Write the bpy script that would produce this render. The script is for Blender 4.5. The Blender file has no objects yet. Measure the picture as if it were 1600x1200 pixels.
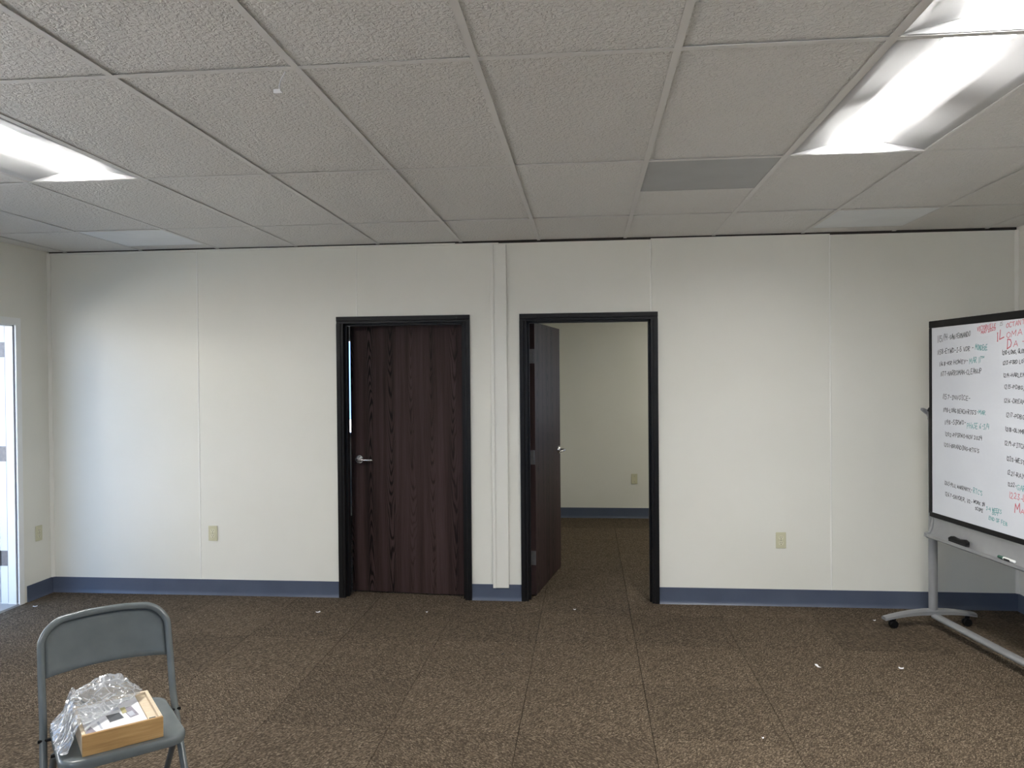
import bpy, bmesh, math, random
from mathutils import Vector, Matrix, noise

random.seed(7)
SC = bpy.context.scene
COL = SC.collection
R = math.radians

# ------------------------------------------------------------------ camera
CAM_H, YAW, PITCH, ROLL, FPX = 1.635, -0.0970, -0.0099, -0.0089, 1202.5
fw = Vector((math.sin(YAW) * math.cos(PITCH), math.cos(YAW) * math.cos(PITCH), math.sin(PITCH)))
rt = Vector((math.cos(YAW), -math.sin(YAW), 0))
up = rt.cross(fw)
r2 = rt * math.cos(ROLL) + up * math.sin(ROLL)
u2 = -rt * math.sin(ROLL) + up * math.cos(ROLL)
cam_data = bpy.data.cameras.new('camera')
cam_data.sensor_width = 36.0
cam_data.lens = FPX / 1600 * 36
cam_data.clip_start = 0.02
cam = bpy.data.objects.new('camera', cam_data)
COL.objects.link(cam)
m = Matrix((r2, u2, -fw)).transposed().to_4x4()
m.translation = (0, 0, CAM_H)
cam.matrix_world = m
SC.camera = cam

# ------------------------------------------------------------------ world (clear sky), exposure
SKY = 2.0
LAMP = 64.0
SUN = 50.0
w = bpy.data.worlds.new('clear_sky')
SC.world = w
w.use_nodes = True
bg = w.node_tree.nodes['Background']
bg.inputs[0].default_value = (0.34, 0.68, 1.30, 1)
bg.inputs[1].default_value = SKY
SC.view_settings.view_transform = 'Standard'
SC.view_settings.look = 'None'
SC.view_settings.gamma = 1.0
SC.view_settings.use_curve_mapping = False
SC.view_settings.exposure = 0.30
SC.cycles.sample_clamp_indirect = 10.0


def portal(name, loc, rot, sx, sy):
    l = bpy.data.lights.new(name, 'AREA')
    l.shape = 'RECTANGLE'
    l.size, l.size_y = sx, sy
    l.cycles.is_portal = True
    o = bpy.data.objects.new(name, l)
    o.location, o.rotation_euler = loc, rot
    COL.objects.link(o)


# room dimensions
D = 5.5675            # far wall
H = 2.616             # ceiling
XL, XR = -4.125, 2.93
YN = -3.0             # wall behind the camera
YO = 8.88             # far wall of the two offices
WT = 0.12             # partition thickness
EXO = -4.255          # outer face of the left wall
LD0, LD1 = 4.262, 5.209   # clear opening of the outside door along y
ADDED_WIN_L = [(2.0, 3.6, 0.80, 2.15), (-0.2, 1.6, 0.80, 2.15), (-2.6, -0.8, 0.80, 2.15)]      # unseen windows added in the left wall for daylight
ADDED_WIN_N = [(-3.4, -1.4, 0.80, 2.15), (-0.2, 1.8, 0.80, 2.15)]     # unseen windows added behind the camera for frontal light
WIN_OA = (-3.3, -1.7, 0.95, 2.10)       # office window, far wall
ADDED_WIN_OB = (1.3, 2.5, 0.95, 2.05)        # unseen office window added for light, far wall
portal('portal_outside_door', (EXO - 0.02, (LD0 + LD1) / 2, 1.02), (0, R(-90), 0), 2.04, LD1 - LD0)
for k, (a, b, c, d) in enumerate(ADDED_WIN_L):
    portal('portal_window', (EXO - 0.02, (a + b) / 2, (c + d) / 2), (0, R(-90), 0), d - c, b - a)
for a, b, c, d in ADDED_WIN_N:
    portal('portal_window', ((a + b) / 2, YN - 0.14, (c + d) / 2), (R(90), 0, 0), b - a, d - c)
for a, b, c, d in (WIN_OA, ADDED_WIN_OB):
    portal('portal_window', ((a + b) / 2, YO + 0.16, (c + d) / 2), (R(-90), 0, 0), b - a, d - c)
sun_data = bpy.data.lights.new('sun', 'SUN')
sun_data.energy = SUN
sun_data.angle = R(0.6)
sun_data.color = (1.0, 0.97, 0.92)
sun = bpy.data.objects.new('sun', sun_data)
sun.rotation_euler = (0, R(48), R(2))       # high over the right-hand side of the building
COL.objects.link(sun)


# ------------------------------------------------------------------ helpers
def tag(o, label=None, cat=None, group=None, kind=None):
    if label: o['label'] = label
    if cat: o['category'] = cat
    if group: o['group'] = group
    if kind: o['kind'] = kind
    return o


def empty(name, loc=(0, 0, 0), rz=0.0, parent=None):
    o = bpy.data.objects.new(name, None)
    o.empty_display_size = 0.1
    o.location = loc
    o.rotation_euler = (0, 0, rz)
    COL.objects.link(o)
    if parent: o.parent = parent
    return o


def obj(name, bm, mat, parent=None, smooth=False):
    me = bpy.data.meshes.new(name)
    bm.normal_update()
    bm.to_mesh(me)
    bm.free()
    if mat: me.materials.append(mat)
    if smooth:
        for p in me.polygons: p.use_smooth = True
        try:
            me.set_sharp_from_angle(angle=R(40))
        except Exception:
            pass
    o = bpy.data.objects.new(name, me)
    COL.objects.link(o)
    if parent: o.parent = parent
    return o


def share(name, me, parent=None, loc=(0, 0, 0), rz=0.0):
    o = bpy.data.objects.new(name, me)
    o.location = loc
    o.rotation_euler = (0, 0, rz)
    COL.objects.link(o)
    if parent: o.parent = parent
    return o


def add_box(bm, x0, x1, y0, y1, z0, z1, bevel=0.0, seg=2):
    vs = [bm.verts.new(v) for v in ((x0, y0, z0), (x1, y0, z0), (x1, y1, z0), (x0, y1, z0),
                                    (x0, y0, z1), (x1, y0, z1), (x1, y1, z1), (x0, y1, z1))]
    fs = [bm.faces.new([vs[i] for i in f]) for f in
          ((0, 3, 2, 1), (4, 5, 6, 7), (0, 1, 5, 4), (1, 2, 6, 5), (2, 3, 7, 6), (3, 0, 4, 7))]
    if bevel > 0:
        es = list({e for f in fs for e in f.edges})
        bmesh.ops.bevel(bm, geom=es, offset=bevel, segments=seg, profile=0.5, affect='EDGES')
    return vs


def bx(name, x0, x1, y0, y1, z0, z1, mat, parent=None, bevel=0.0, smooth=False):
    bm = bmesh.new()
    add_box(bm, x0, x1, y0, y1, z0, z1, bevel)
    return obj(name, bm, mat, parent, smooth)


def add_cyl(bm, p0, p1, r0, r1=None, n=16, cap=True):
    r1 = r0 if r1 is None else r1
    p0, p1 = Vector(p0), Vector(p1)
    d = (p1 - p0).normalized()
    a = d.orthogonal().normalized()
    b = d.cross(a)
    A, B = [], []
    for i in range(n):
        t = 2 * math.pi * i / n
        v = a * math.cos(t) + b * math.sin(t)
        A.append(bm.verts.new(p0 + v * r0))
        B.append(bm.verts.new(p1 + v * r1))
    for i in range(n):
        j = (i + 1) % n
        bm.faces.new((A[i], A[j], B[j], B[i]))
    if cap:
        bm.faces.new(A[::-1])
        bm.faces.new(B)


def add_tube(bm, pts, rad, n=12, sx=1.0):
    """tube along points; rad a number or list"""
    P = [Vector(p) for p in pts]
    rings = []
    prev = None
    for i, p in enumerate(P):
        if i == 0: t = P[1] - P[0]
        elif i == len(P) - 1: t = P[-1] - P[-2]
        else: t = (P[i + 1] - P[i]).normalized() + (P[i] - P[i - 1]).normalized()
        t.normalize()
        if prev is None:
            a = t.orthogonal().normalized()
        else:
            a = (prev - t * prev.dot(t)).normalized()
        prev = a
        b = t.cross(a)
        r = rad[i] if isinstance(rad, (list, tuple)) else rad
        rings.append([bm.verts.new(p + a * (r * math.cos(2 * math.pi * k / n)) + b * (r * math.sin(2 * math.pi * k / n)))
                      for k in range(n)])
    for i in range(len(rings) - 1):
        for k in range(n):
            j = (k + 1) % n
            bm.faces.new((rings[i][k], rings[i][j], rings[i + 1][j], rings[i + 1][k]))
    bm.faces.new(rings[0][::-1])
    bm.faces.new(rings[-1])


def add_prism(bm, prof, x0, x1, axis='x'):
    """closed profile of (a,b) pairs extruded; axis x: (y,z) profile; axis y: (x,z) profile; axis z: (x,y)"""
    def P(t, q):
        return {'x': (t, q[0], q[1]), 'y': (q[0], t, q[1]), 'z': (q[0], q[1], t)}[axis]
    A = [bm.verts.new(P(x0, q)) for q in prof]
    B = [bm.verts.new(P(x1, q)) for q in prof]
    n = len(prof)
    fs = [bm.faces.new((A[i], A[(i + 1) % n], B[(i + 1) % n], B[i])) for i in range(n)]
    fs += [bm.faces.new(A[::-1]), bm.faces.new(B)]
    bmesh.ops.recalc_face_normals(bm, faces=fs)


def smooth_path(pts, n=6):
    """Catmull-Rom through the points"""
    P = [Vector(p) for p in pts]
    P = [P[0] * 2 - P[1]] + P + [P[-1] * 2 - P[-2]]
    out = []
    for i in range(1, len(P) - 2):
        for k in range(n):
            t = k / n
            out.append(0.5 * ((2 * P[i]) + (-P[i - 1] + P[i + 1]) * t + (2 * P[i - 1] - 5 * P[i] + 4 * P[i + 1] - P[i + 2]) * t * t
                              + (-P[i - 1] + 3 * P[i] - 3 * P[i + 1] + P[i + 2]) * t ** 3))
    out.append(P[-2])
    return out


def cells(bm, u0, u1, z0, z1, t0, t1, openings, axis):
    """wall with rectangular openings made of boxes; axis 'x': wall runs along x (thickness in y)"""
    us = sorted({u0, u1} | {min(max(v, u0), u1) for o in openings for v in o[:2]})
    zs = sorted({z0, z1} | {min(max(v, z0), z1) for o in openings for v in o[2:]})
    for i in range(len(us) - 1):
        for k in range(len(zs) - 1):
            cu, cz = (us[i] + us[i + 1]) / 2, (zs[k] + zs[k + 1]) / 2
            if us[i + 1] - us[i] < 1e-5 or zs[k + 1] - zs[k] < 1e-5: continue
            if any(o[0] < cu < o[1] and o[2] < cz < o[3] for o in openings): continue
            if axis == 'x': add_box(bm, us[i], us[i + 1], t0, t1, zs[k], zs[k + 1])
            else: add_box(bm, t0, t1, us[i], us[i + 1], zs[k], zs[k + 1])


# ------------------------------------------------------------------ materials
def mat(name, col, rough=0.5, metal=0.0, spec=0.5):
    m = bpy.data.materials.new(name)
    m.use_nodes = True
    b = m.node_tree.nodes['Principled BSDF']
    b.inputs['Base Color'].default_value = (*col, 1)
    b.inputs['Roughness'].default_value = rough
    b.inputs['Metallic'].default_value = metal
    b.inputs['Specular IOR Level'].default_value = spec
    m['b'] = 1
    return m


class NT:
    def __init__(s, m):
        s.t = m.node_tree
        s.b = s.t.nodes['Principled BSDF']

    def n(s, kind, **kw):
        x = s.t.nodes.new(kind)
        for k, v in kw.items():
            if k.startswith('i_'):
                x.inputs[k[2:].replace('_', ' ')].default_value = v
            else:
                setattr(x, k, v)
        return x

    def l(s, a, b): s.t.links.new(a, b)

    def math(s, op, a, b=None):
        x = s.t.nodes.new('ShaderNodeMath'); x.operation = op
        for i, v in enumerate((a, b)):
            if v is None: continue
            if isinstance(v, (int, float)): x.inputs[i].default_value = v
            else: s.l(v, x.inputs[i])
        return x.outputs[0]

    def ramp(s, fac, stops):
        x = s.t.nodes.new('ShaderNodeValToRGB')
        e = x.color_ramp.elements
        e[0].position, e[0].color = stops[0][0], (*stops[0][1], 1)
        e[1].position, e[1].color = stops[-1][0], (*stops[-1][1], 1)
        for p, c in stops[1:-1]:
            q = e.new(p); q.color = (*c, 1)
        s.l(fac, x.inputs[0])
        return x.outputs[0]

    def bump(s, h, strength, dist):
        x = s.t.nodes.new('ShaderNodeBump')
        x.inputs['Strength'].default_value = strength
        x.inputs['Distance'].default_value = dist
        s.l(h, x.inputs['Height'])
        s.l(x.outputs[0], s.b.inputs['Normal'])


def noisy(name, c0, c1, scale, rough=0.5, bump=0.0, bscale=None, metal=0.0, spec=0.5, stretch=(1, 1, 1), dist=0.001):
    """two-tone noise colour and optional fine relief, in object space"""
    m = mat(name, c0, rough, metal, spec)
    t = NT(m)
    tc = t.n('ShaderNodeTexCoord')
    mp = t.n('ShaderNodeMapping')
    mp.inputs['Scale'].default_value = stretch
    t.l(tc.outputs['Object'], mp.inputs[0])
    nz = t.n('ShaderNodeTexNoise', i_Scale=scale, i_Detail=4.0)
    t.l(mp.outputs[0], nz.inputs['Vector'])
    t.l(t.ramp(nz.outputs[0], [(0.3, c0), (0.7, c1)]), t.b.inputs['Base Color'])
    if bump:
        nb = t.n('ShaderNodeTexNoise', i_Scale=bscale or scale, i_Detail=3.0)
        t.l(mp.outputs[0], nb.inputs['Vector'])
        t.bump(nb.outputs[0], bump, dist)
    return m


M = {}
# vinyl-covered wallboard with a faint linen weave
def wall_mat(name, c0, c1):
    m = mat(name, c0, 0.42, spec=0.4)
    t = NT(m)
    tc = t.n('ShaderNodeTexCoord')
    a = t.n('ShaderNodeMapping'); a.inputs['Scale'].default_value = (220, 220, 14)
    b = t.n('ShaderNodeMapping'); b.inputs['Scale'].default_value = (14, 14, 220)
    n1 = t.n('ShaderNodeTexNoise', i_Scale=1.0, i_Detail=2.0)
    n2 = t.n('ShaderNodeTexNoise', i_Scale=1.0, i_Detail=2.0)
    n3 = t.n('ShaderNodeTexNoise', i_Scale=1.3, i_Detail=4.0)
    for mp, nn in ((a, n1), (b, n2)):
        t.l(tc.outputs['Object'], mp.inputs[0]); t.l(mp.outputs[0], nn.inputs['Vector'])
    t.l(tc.outputs['Object'], n3.inputs['Vector'])
    s = t.math('ADD', n1.outputs[0], n2.outputs[0])
    t.l(t.ramp(n3.outputs[0], [(0.35, c0), (0.65, c1)]), t.b.inputs['Base Color'])
    t.bump(s, 0.25, 0.0006)
    return m


M['wall'] = wall_mat('vinyl_wallboard', (0.74, 0.73, 0.66), (0.77, 0.76, 0.695))
M['trimw'] = mat('cream_trim', (0.77, 0.76, 0.70), 0.35)
M['seam'] = mat('seam_vinyl', (0.80, 0.795, 0.74), 0.3)
M['core'] = noisy('bare_gypsum_core', (0.035, 0.03, 0.026), (0.05, 0.045, 0.04), 9, 0.9)  # dark colour stands in for shade in the gaps it backs
M['base'] = noisy('slate_vinyl_base', (0.067, 0.083, 0.124), (0.077, 0.095, 0.139), 6, 0.38)
M['frame'] = noisy('black_brown_steel', (0.007, 0.0066, 0.0068), (0.009, 0.0083, 0.0083), 5, 0.42, spec=0.22)
M['chrome'] = mat('satin_chrome', (0.72, 0.72, 0.73), 0.22, 1.0)
M['steel'] = noisy('dull_hinge_steel', (0.16, 0.155, 0.155), (0.2, 0.195, 0.19), 40, 0.45, metal=0.6)
M['ivory'] = noisy('ivory_plastic', (0.56, 0.54, 0.37), (0.58, 0.56, 0.39), 20, 0.4)
M['ivory2'] = noisy('pale_ivory_plastic', (0.66, 0.64, 0.47), (0.68, 0.66, 0.5), 20, 0.35)
M['slot'] = mat('dark_slot', (0.02, 0.018, 0.015), 0.7)
M['grid'] = noisy('painted_tee', (0.68, 0.67, 0.65), (0.72, 0.71, 0.69), 3, 0.45)
M['concrete'] = noisy('concrete', (0.36, 0.35, 0.34), (0.46, 0.45, 0.43), 3, 0.9, 0.4, 40)
M['white_paint'] = noisy('white_door_paint', (0.80, 0.81, 0.80), (0.83, 0.84, 0.83), 4, 0.35)
M['rubber'] = mat('grey_weatherstrip', (0.16, 0.16, 0.175), 0.7)
M['black'] = noisy('black_plastic', (0.004, 0.004, 0.0045), (0.006, 0.006, 0.0065), 30, 0.45, spec=0.2)
M['alu'] = noisy('grey_painted_aluminium', (0.27, 0.275, 0.28), (0.30, 0.305, 0.31), 12, 0.38, metal=0.35)
M['chair'] = noisy('grey_enamel', (0.112, 0.128, 0.132), (0.130, 0.147, 0.151), 14, 0.24)
M['paper'] = noisy('white_paper', (0.78, 0.79, 0.82), (0.82, 0.83, 0.85), 25, 0.6)
M['inkgrey'] = noisy('print_grey', (0.06, 0.065, 0.075), (0.09, 0.095, 0.105), 60, 0.5)
M['inklight'] = noisy('print_pale', (0.42, 0.45, 0.52), (0.58, 0.6, 0.66), 60, 0.5)
M['inkyellow'] = noisy('print_straw', (0.40, 0.36, 0.16), (0.5, 0.46, 0.25), 70, 0.5)
M['inkmauve'] = noisy('print_mauve', (0.22, 0.2, 0.25), (0.32, 0.3, 0.35), 70, 0.5)


def wood_door():
    m = mat('dark_oak_laminate', (0.03, 0.02, 0.02), 0.55, spec=0.14)
    t = NT(m)
    tc = t.n('ShaderNodeTexCoord')
    sp = t.n('ShaderNodeSeparateXYZ')
    t.l(tc.outputs['Object'], sp.inputs[0])
    # wobble
    mw = t.n('ShaderNodeMapping'); mw.inputs['Scale'].default_value = (9, 9, 1.6)
    t.l(tc.outputs['Object'], mw.inputs[0])
    nw = t.n('ShaderNodeTexNoise', i_Scale=1.0, i_Detail=3.0)
    t.l(mw.outputs[0], nw.inputs['Vector'])
    x = t.math('ADD', sp.outputs[0], t.math('MULTIPLY', t.math('SUBTRACT', nw.outputs[0], 0.5), 0.055))
    xs = t.math('MULTIPLY', x, 6.1)
    idx = t.math('FLOOR', xs)
    fr = t.math('SUBTRACT', t.math('FRACT', xs), 0.5)
    wn = t.n('ShaderNodeTexWhiteNoise', noise_dimensions='1D')
    t.l(idx, wn.inputs['W'])
    q = t.math('MULTIPLY', t.math('MULTIPLY', fr, fr), 26.0)
    sgn = t.math('SUBTRACT', t.math('MULTIPLY', t.math('GREATER_THAN', wn.outputs[0], 0.45), 2.0), 1.0)
    zz = t.math('MULTIPLY', t.math('ADD', sp.outputs[2], t.math('MULTIPLY', wn.outputs[0], 3.0)), 4.0)
    v = t.math('ADD', t.math('MULTIPLY', zz, sgn), q)
    v = t.math('ADD', v, t.math('MULTIPLY', nw.outputs[0], 3.5))
    ring = t.math('SINE', t.math('MULTIPLY', v, 13.0))
    ring = t.math('POWER', t.math('MULTIPLY', t.math('ADD', ring, 1.0), 0.5), 3.0)
    cen = t.math('SUBTRACT', 1.0, t.math('MULTIPLY', t.math('ABSOLUTE', fr), 2.2))
    cen = t.math('MAXIMUM', cen, 0.0)
    mz = t.n('ShaderNodeMapping'); mz.inputs['Scale'].default_value = (3, 3, 0.9)
    t.l(tc.outputs['Object'], mz.inputs[0])
    nm = t.n('ShaderNodeTexNoise', i_Scale=1.5, i_Detail=2.0)
    t.l(mz.outputs[0], nm.inputs['Vector'])
    ring = t.math('MULTIPLY', t.math('MULTIPLY', ring, cen), t.math('MULTIPLY', nm.outputs[0], t.math('ADD', t.math('MULTIPLY', wn.outputs[0], 2.2), 0.4)))
    # straight pores
    mp = t.n('ShaderNodeMapping'); mp.inputs['Scale'].default_value = (260, 260, 5)
    t.l(tc.outputs['Object'], mp.inputs[0])
    npz = t.n('ShaderNodeTexNoise', i_Scale=1.0, i_Detail=2.0)
    t.l(mp.outputs[0], npz.inputs['Vector'])
    ms = t.n('ShaderNodeMapping'); ms.inputs['Scale'].default_value = (22, 22, 0.7)
    t.l(tc.outputs['Object'], ms.inputs[0])
    ns = t.n('ShaderNodeTexNoise', i_Scale=1.0, i_Detail=3.0)
    t.l(ms.outputs[0], ns.inputs['Vector'])
    f = t.math('ADD', t.math('MULTIPLY', ns.outputs[0], 0.75), t.math('MULTIPLY', npz.outputs[0], 0.25))
    f = t.math('SUBTRACT', f, t.math('MULTIPLY', ring, 0.75))
    c = t.ramp(f, [(0.10, (0.005, 0.0026, 0.0024)), (0.34, (0.022, 0.0128, 0.0118)), (0.52, (0.042, 0.0255, 0.0240)), (0.75, (0.066, 0.042, 0.041))])
    t.l(c, t.b.inputs['Base Color'])
    t.bump(f, 0.12, 0.0006)
    return m


M['wood'] = wood_door()


def carpet():
    m = mat('brown_loop_carpet', (0.1, 0.08, 0.06), 0.95, spec=0.12)
    t = NT(m)
    oi = t.n('ShaderNodeObjectInfo')
    tc = t.n('ShaderNodeTexCoord')
    vr = t.n('ShaderNodeVectorRotate', rotation_type='Z_AXIS')
    t.l(tc.outputs['Object'], vr.inputs['Vector'])
    ang = t.math('ADD', t.math('MULTIPLY', t.math('ROUND', t.math('MULTIPLY', oi.outputs['Random'], 7.0)), R(90)), R(38))
    t.l(ang, vr.inputs['Angle'])
    mp = t.n('ShaderNodeMapping'); mp.inputs['Scale'].default_value = (105, 250, 60)
    t.l(vr.outputs[0], mp.inputs[0])
    vo = t.n('ShaderNodeTexVoronoi', i_Scale=1.0)
    t.l(mp.outputs[0], vo.inputs['Vector'])
    # each loop has a yarn colour of its own
    sp = t.n('ShaderNodeSeparateXYZ'); t.l(vo.outputs['Color'], sp.inputs[0])
    col = t.ramp(sp.outputs[0], [(0.0, (0.037, 0.027, 0.0175)), (0.4, (0.070, 0.0525, 0.0355)), (0.75, (0.106, 0.081, 0.056)), (1.0, (0.200, 0.160, 0.115))])
    nb = t.n('ShaderNodeTexNoise', i_Scale=2.2, i_Detail=3.0)
    t.l(tc.outputs['Object'], nb.inputs['Vector'])
    k = t.math('ADD', t.math('MULTIPLY', oi.outputs['Random'], 0.24), t.math('ADD', t.math('MULTIPLY', nb.outputs[0], 0.22), 0.80))
    mx = t.n('ShaderNodeMix', data_type='RGBA', blend_type='MULTIPLY')
    mx.inputs['Factor'].default_value = 1.0
    t.l(col, mx.inputs['A'])
    cb = t.n('ShaderNodeCombineXYZ')
    for i in range(3): t.l(k, cb.inputs[i])
    t.l(cb.outputs[0], mx.inputs['B'])
    t.l(mx.outputs['Result'], t.b.inputs['Base Color'])
    h = t.math('SUBTRACT', 1.0, vo.outputs['Distance'])
    t.bump(h, 0.6, 0.004)
    return m


M['carpet'] = carpet()


def ceiling_tile_mat():
    m = mat('mineral_fibre_tile', (0.6, 0.6, 0.58), 0.38, spec=0.5)
    t = NT(m)
    tc = t.n('ShaderNodeTexCoord')
    oi = t.n('ShaderNodeObjectInfo')
    va = t.n('ShaderNodeVectorMath', operation='ADD')
    t.l(tc.outputs['Object'], va.inputs[0]); t.l(oi.outputs['Location'], va.inputs[1])
    n1 = t.n('ShaderNodeTexNoise', i_Scale=75.0, i_Detail=2.5, i_Distortion=0.6)
    n2 = t.n('ShaderNodeTexNoise', i_Scale=2.0, i_Detail=2.0)
    t.l(va.outputs[0], n1.inputs['Vector']); t.l(va.outputs[0], n2.inputs['Vector'])
    f = t.math('ADD', t.math('MULTIPLY', n2.outputs[0], 0.5), t.math('MULTIPLY', oi.outputs['Random'], 0.5))
    t.l(t.ramp(f, [(0.2, (0.70, 0.685, 0.655)), (0.8, (0.755, 0.745, 0.72))]), t.b.inputs['Base Color'])
    h = t.ramp(n1.outputs[0], [(0.36, (0, 0, 0)), (0.62, (1, 1, 1))])
    t.bump(h, 0.85, 0.0042)
    return m


M['tile'] = ceiling_tile_mat()


def vent_mat(name, lo, hi):
    m = mat(name, (0.3, 0.31, 0.31), 0.5)
    t = NT(m)
    tc = t.n('ShaderNodeTexCoord')
    vo = t.n('ShaderNodeTexVoronoi', i_Scale=160.0, i_Randomness=0.0)
    t.l(tc.outputs['Object'], vo.inputs['Vector'])
    nz = t.n('ShaderNodeTexNoise', i_Scale=5.0, i_Detail=3.0)
    t.l(tc.outputs['Object'], nz.inputs['Vector'])
    hole = t.math('LESS_THAN', vo.outputs['Distance'], 0.30)
    f = t.math('ADD', t.math('MULTIPLY', hole, -0.6), t.math('ADD', t.math('MULTIPLY', nz.outputs[0], 0.3), 0.7))
    t.l(t.ramp(f, [(0.0, lo), (1.0, hi)]), t.b.inputs['Base Color'])
    return m


M['panelvent'] = vent_mat('perforated_grey_metal', (0.12, 0.125, 0.13), (0.46, 0.475, 0.48))
M['panelvent_pale'] = vent_mat('perforated_pale_metal', (0.45, 0.47, 0.48), (0.86, 0.89, 0.91))


def emis(name, col, s):
    m = bpy.data.materials.new(name)
    m.use_nodes = True
    b = m.node_tree.nodes['Principled BSDF']
    b.inputs['Base Color'].default_value = (0.8, 0.8, 0.8, 1)
    b.inputs['Emission Color'].default_value = (*col, 1)
    b.inputs['Emission Strength'].default_value = s
    return m


M['lens'] = emis('lit_lens', (1.0, 0.985, 0.95), LAMP)
M['lens_dim'] = emis('dim_lens', (1.0, 0.97, 0.85), LAMP * 0.55)  # weaker glow for the troffer added in the office
M['reflector'] = noisy('white_reflector', (0.56, 0.56, 0.565), (0.6, 0.6, 0.605), 4, 0.4)


def glass_mat():
    m = bpy.data.materials.new('window_glass')
    m.use_nodes = True
    nt = m.node_tree
    nt.nodes.clear()
    o = nt.nodes.new('ShaderNodeOutputMaterial')
    mx = nt.nodes.new('ShaderNodeMixShader')
    tr = nt.nodes.new('ShaderNodeBsdfTransparent')
    gl = nt.nodes.new('ShaderNodeBsdfGlossy')
    gl.inputs['Roughness'].default_value = 0.02
    fr = nt.nodes.new('ShaderNodeFresnel')
    nt.links.new(fr.outputs[0], mx.inputs[0])
    nt.links.new(tr.outputs[0], mx.inputs[1])
    nt.links.new(gl.outputs[0], mx.inputs[2])
    nt.links.new(mx.outputs[0], o.inputs[0])
    return m


M['glass'] = glass_mat()


def plastic_film():
    m = bpy.data.materials.new('clear_plastic_film')
    m.use_nodes = True
    nt = m.node_tree
    nt.nodes.clear()
    o = nt.nodes.new('ShaderNodeOutputMaterial')
    m1 = nt.nodes.new('ShaderNodeMixShader')
    m2 = nt.nodes.new('ShaderNodeMixShader')
    tr = nt.nodes.new('ShaderNodeBsdfTransparent')
    tr.inputs[0].default_value = (0.93, 0.94, 0.95, 1)
    gl = nt.nodes.new('ShaderNodeBsdfGlossy')
    gl.inputs['Roughness'].default_value = 0.08
    df = nt.nodes.new('ShaderNodeBsdfDiffuse')
    df.inputs[0].default_value = (0.85, 0.87, 0.9, 1)
    lw = nt.nodes.new('ShaderNodeLayerWeight')
    lw.inputs[0].default_value = 0.5
    # sharp folds: whiter along the creases, and crinkled highlights
    tc = nt.nodes.new('ShaderNodeTexCoord')
    mp = nt.nodes.new('ShaderNodeMapping')
    mp.inputs['Rotation'].default_value = (0, 0, R(-45))
    mp.inputs['Scale'].default_value = (15, 42, 24)
    nt.links.new(tc.outputs['Object'], mp.inputs[0])
    nz = nt.nodes.new('ShaderNodeTexNoise')
    nz.inputs['Scale'].default_value = 30
    vo = nt.nodes.new('ShaderNodeTexVoronoi')
    vo.feature = 'DISTANCE_TO_EDGE'
    vo.inputs['Scale'].default_value = 1.0
    nt.links.new(mp.outputs[0], vo.inputs['Vector'])
    rp = nt.nodes.new('ShaderNodeMapRange')
    rp.inputs['From Min'].default_value = 0.0
    rp.inputs['From Max'].default_value = 0.07
    rp.inputs['To Min'].default_value = 0.55
    rp.inputs['To Max'].default_value = 0.24
    nt.links.new(vo.outputs['Distance'], rp.inputs[0])
    nt.links.new(rp.outputs[0], m1.inputs[0])
    bp = nt.nodes.new('ShaderNodeBump')
    bp.inputs['Strength'].default_value = 0.7
    bp.inputs['Distance'].default_value = 0.006
    nt.links.new(vo.outputs['Distance'], bp.inputs['Height'])
    nt.links.new(bp.outputs[0], gl.inputs['Normal'])
    nt.links.new(bp.outputs[0], lw.inputs['Normal'])
    nt.nodes.remove(nz)
    nt.links.new(tr.outputs[0], m1.inputs[1])
    nt.links.new(df.outputs[0], m1.inputs[2])
    nt.links.new(lw.outputs['Fresnel'], m2.inputs[0])
    nt.links.new(m1.outputs[0], m2.inputs[1])
    nt.links.new(gl.outputs[0], m2.inputs[2])
    nt.links.new(m2.outputs[0], o.inputs[0])
    return m


M['film'] = plastic_film()


def pine():
    m = mat('pine_board', (0.5, 0.3, 0.12), 0.5)
    t = NT(m)
    tc = t.n('ShaderNodeTexCoord')
    mp = t.n('ShaderNodeMapping'); mp.inputs['Scale'].default_value = (7, 40, 90)
    t.l(tc.outputs['Object'], mp.inputs[0])
    nz = t.n('ShaderNodeTexNoise', i_Scale=1.0, i_Detail=4.0, i_Distortion=0.5)
    t.l(mp.outputs[0], nz.inputs['Vector'])
    t.l(t.ramp(nz.outputs[0], [(0.25, (0.33, 0.185, 0.068)), (0.5, (0.44, 0.265, 0.105)), (0.75, (0.53, 0.345, 0.155))]), t.b.inputs['Base Color'])
    return m


M['pine'] = pine()
M['pine_pale'] = noisy('pale_cut_pine', (0.66, 0.54, 0.38), (0.74, 0.63, 0.48), 30, 0.6, stretch=(1, 6, 6))
# ================================================================== STRUCTURE
# ---- floor with loose-laid carpet tiles
floor = bx('floor', XL - 0.12, XR + 0.12, YN - 0.12, YO + 0.12, -0.12, -0.008, M['core'])
tag(floor, 'brown carpet-tiled floor of the empty room', 'floor', kind='structure')
TS = 0.6096
fx0, fy0 = -0.325, 4.70


def tile_mesh(name, sx, sy, z0, z1, material, bev):
    bm = bmesh.new()
    add_box(bm, 0, sx, 0, sy, z0, z1)
    if bev:
        es = [e for e in bm.edges if all(abs(v.co.z - z1) < 1e-6 for v in e.verts)]
        bmesh.ops.bevel(bm, geom=es, offset=bev, segments=1, affect='EDGES')
    me = bpy.data.meshes.new(name)
    bm.to_mesh(me); bm.free()
    me.materials.append(material)
    return me


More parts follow.
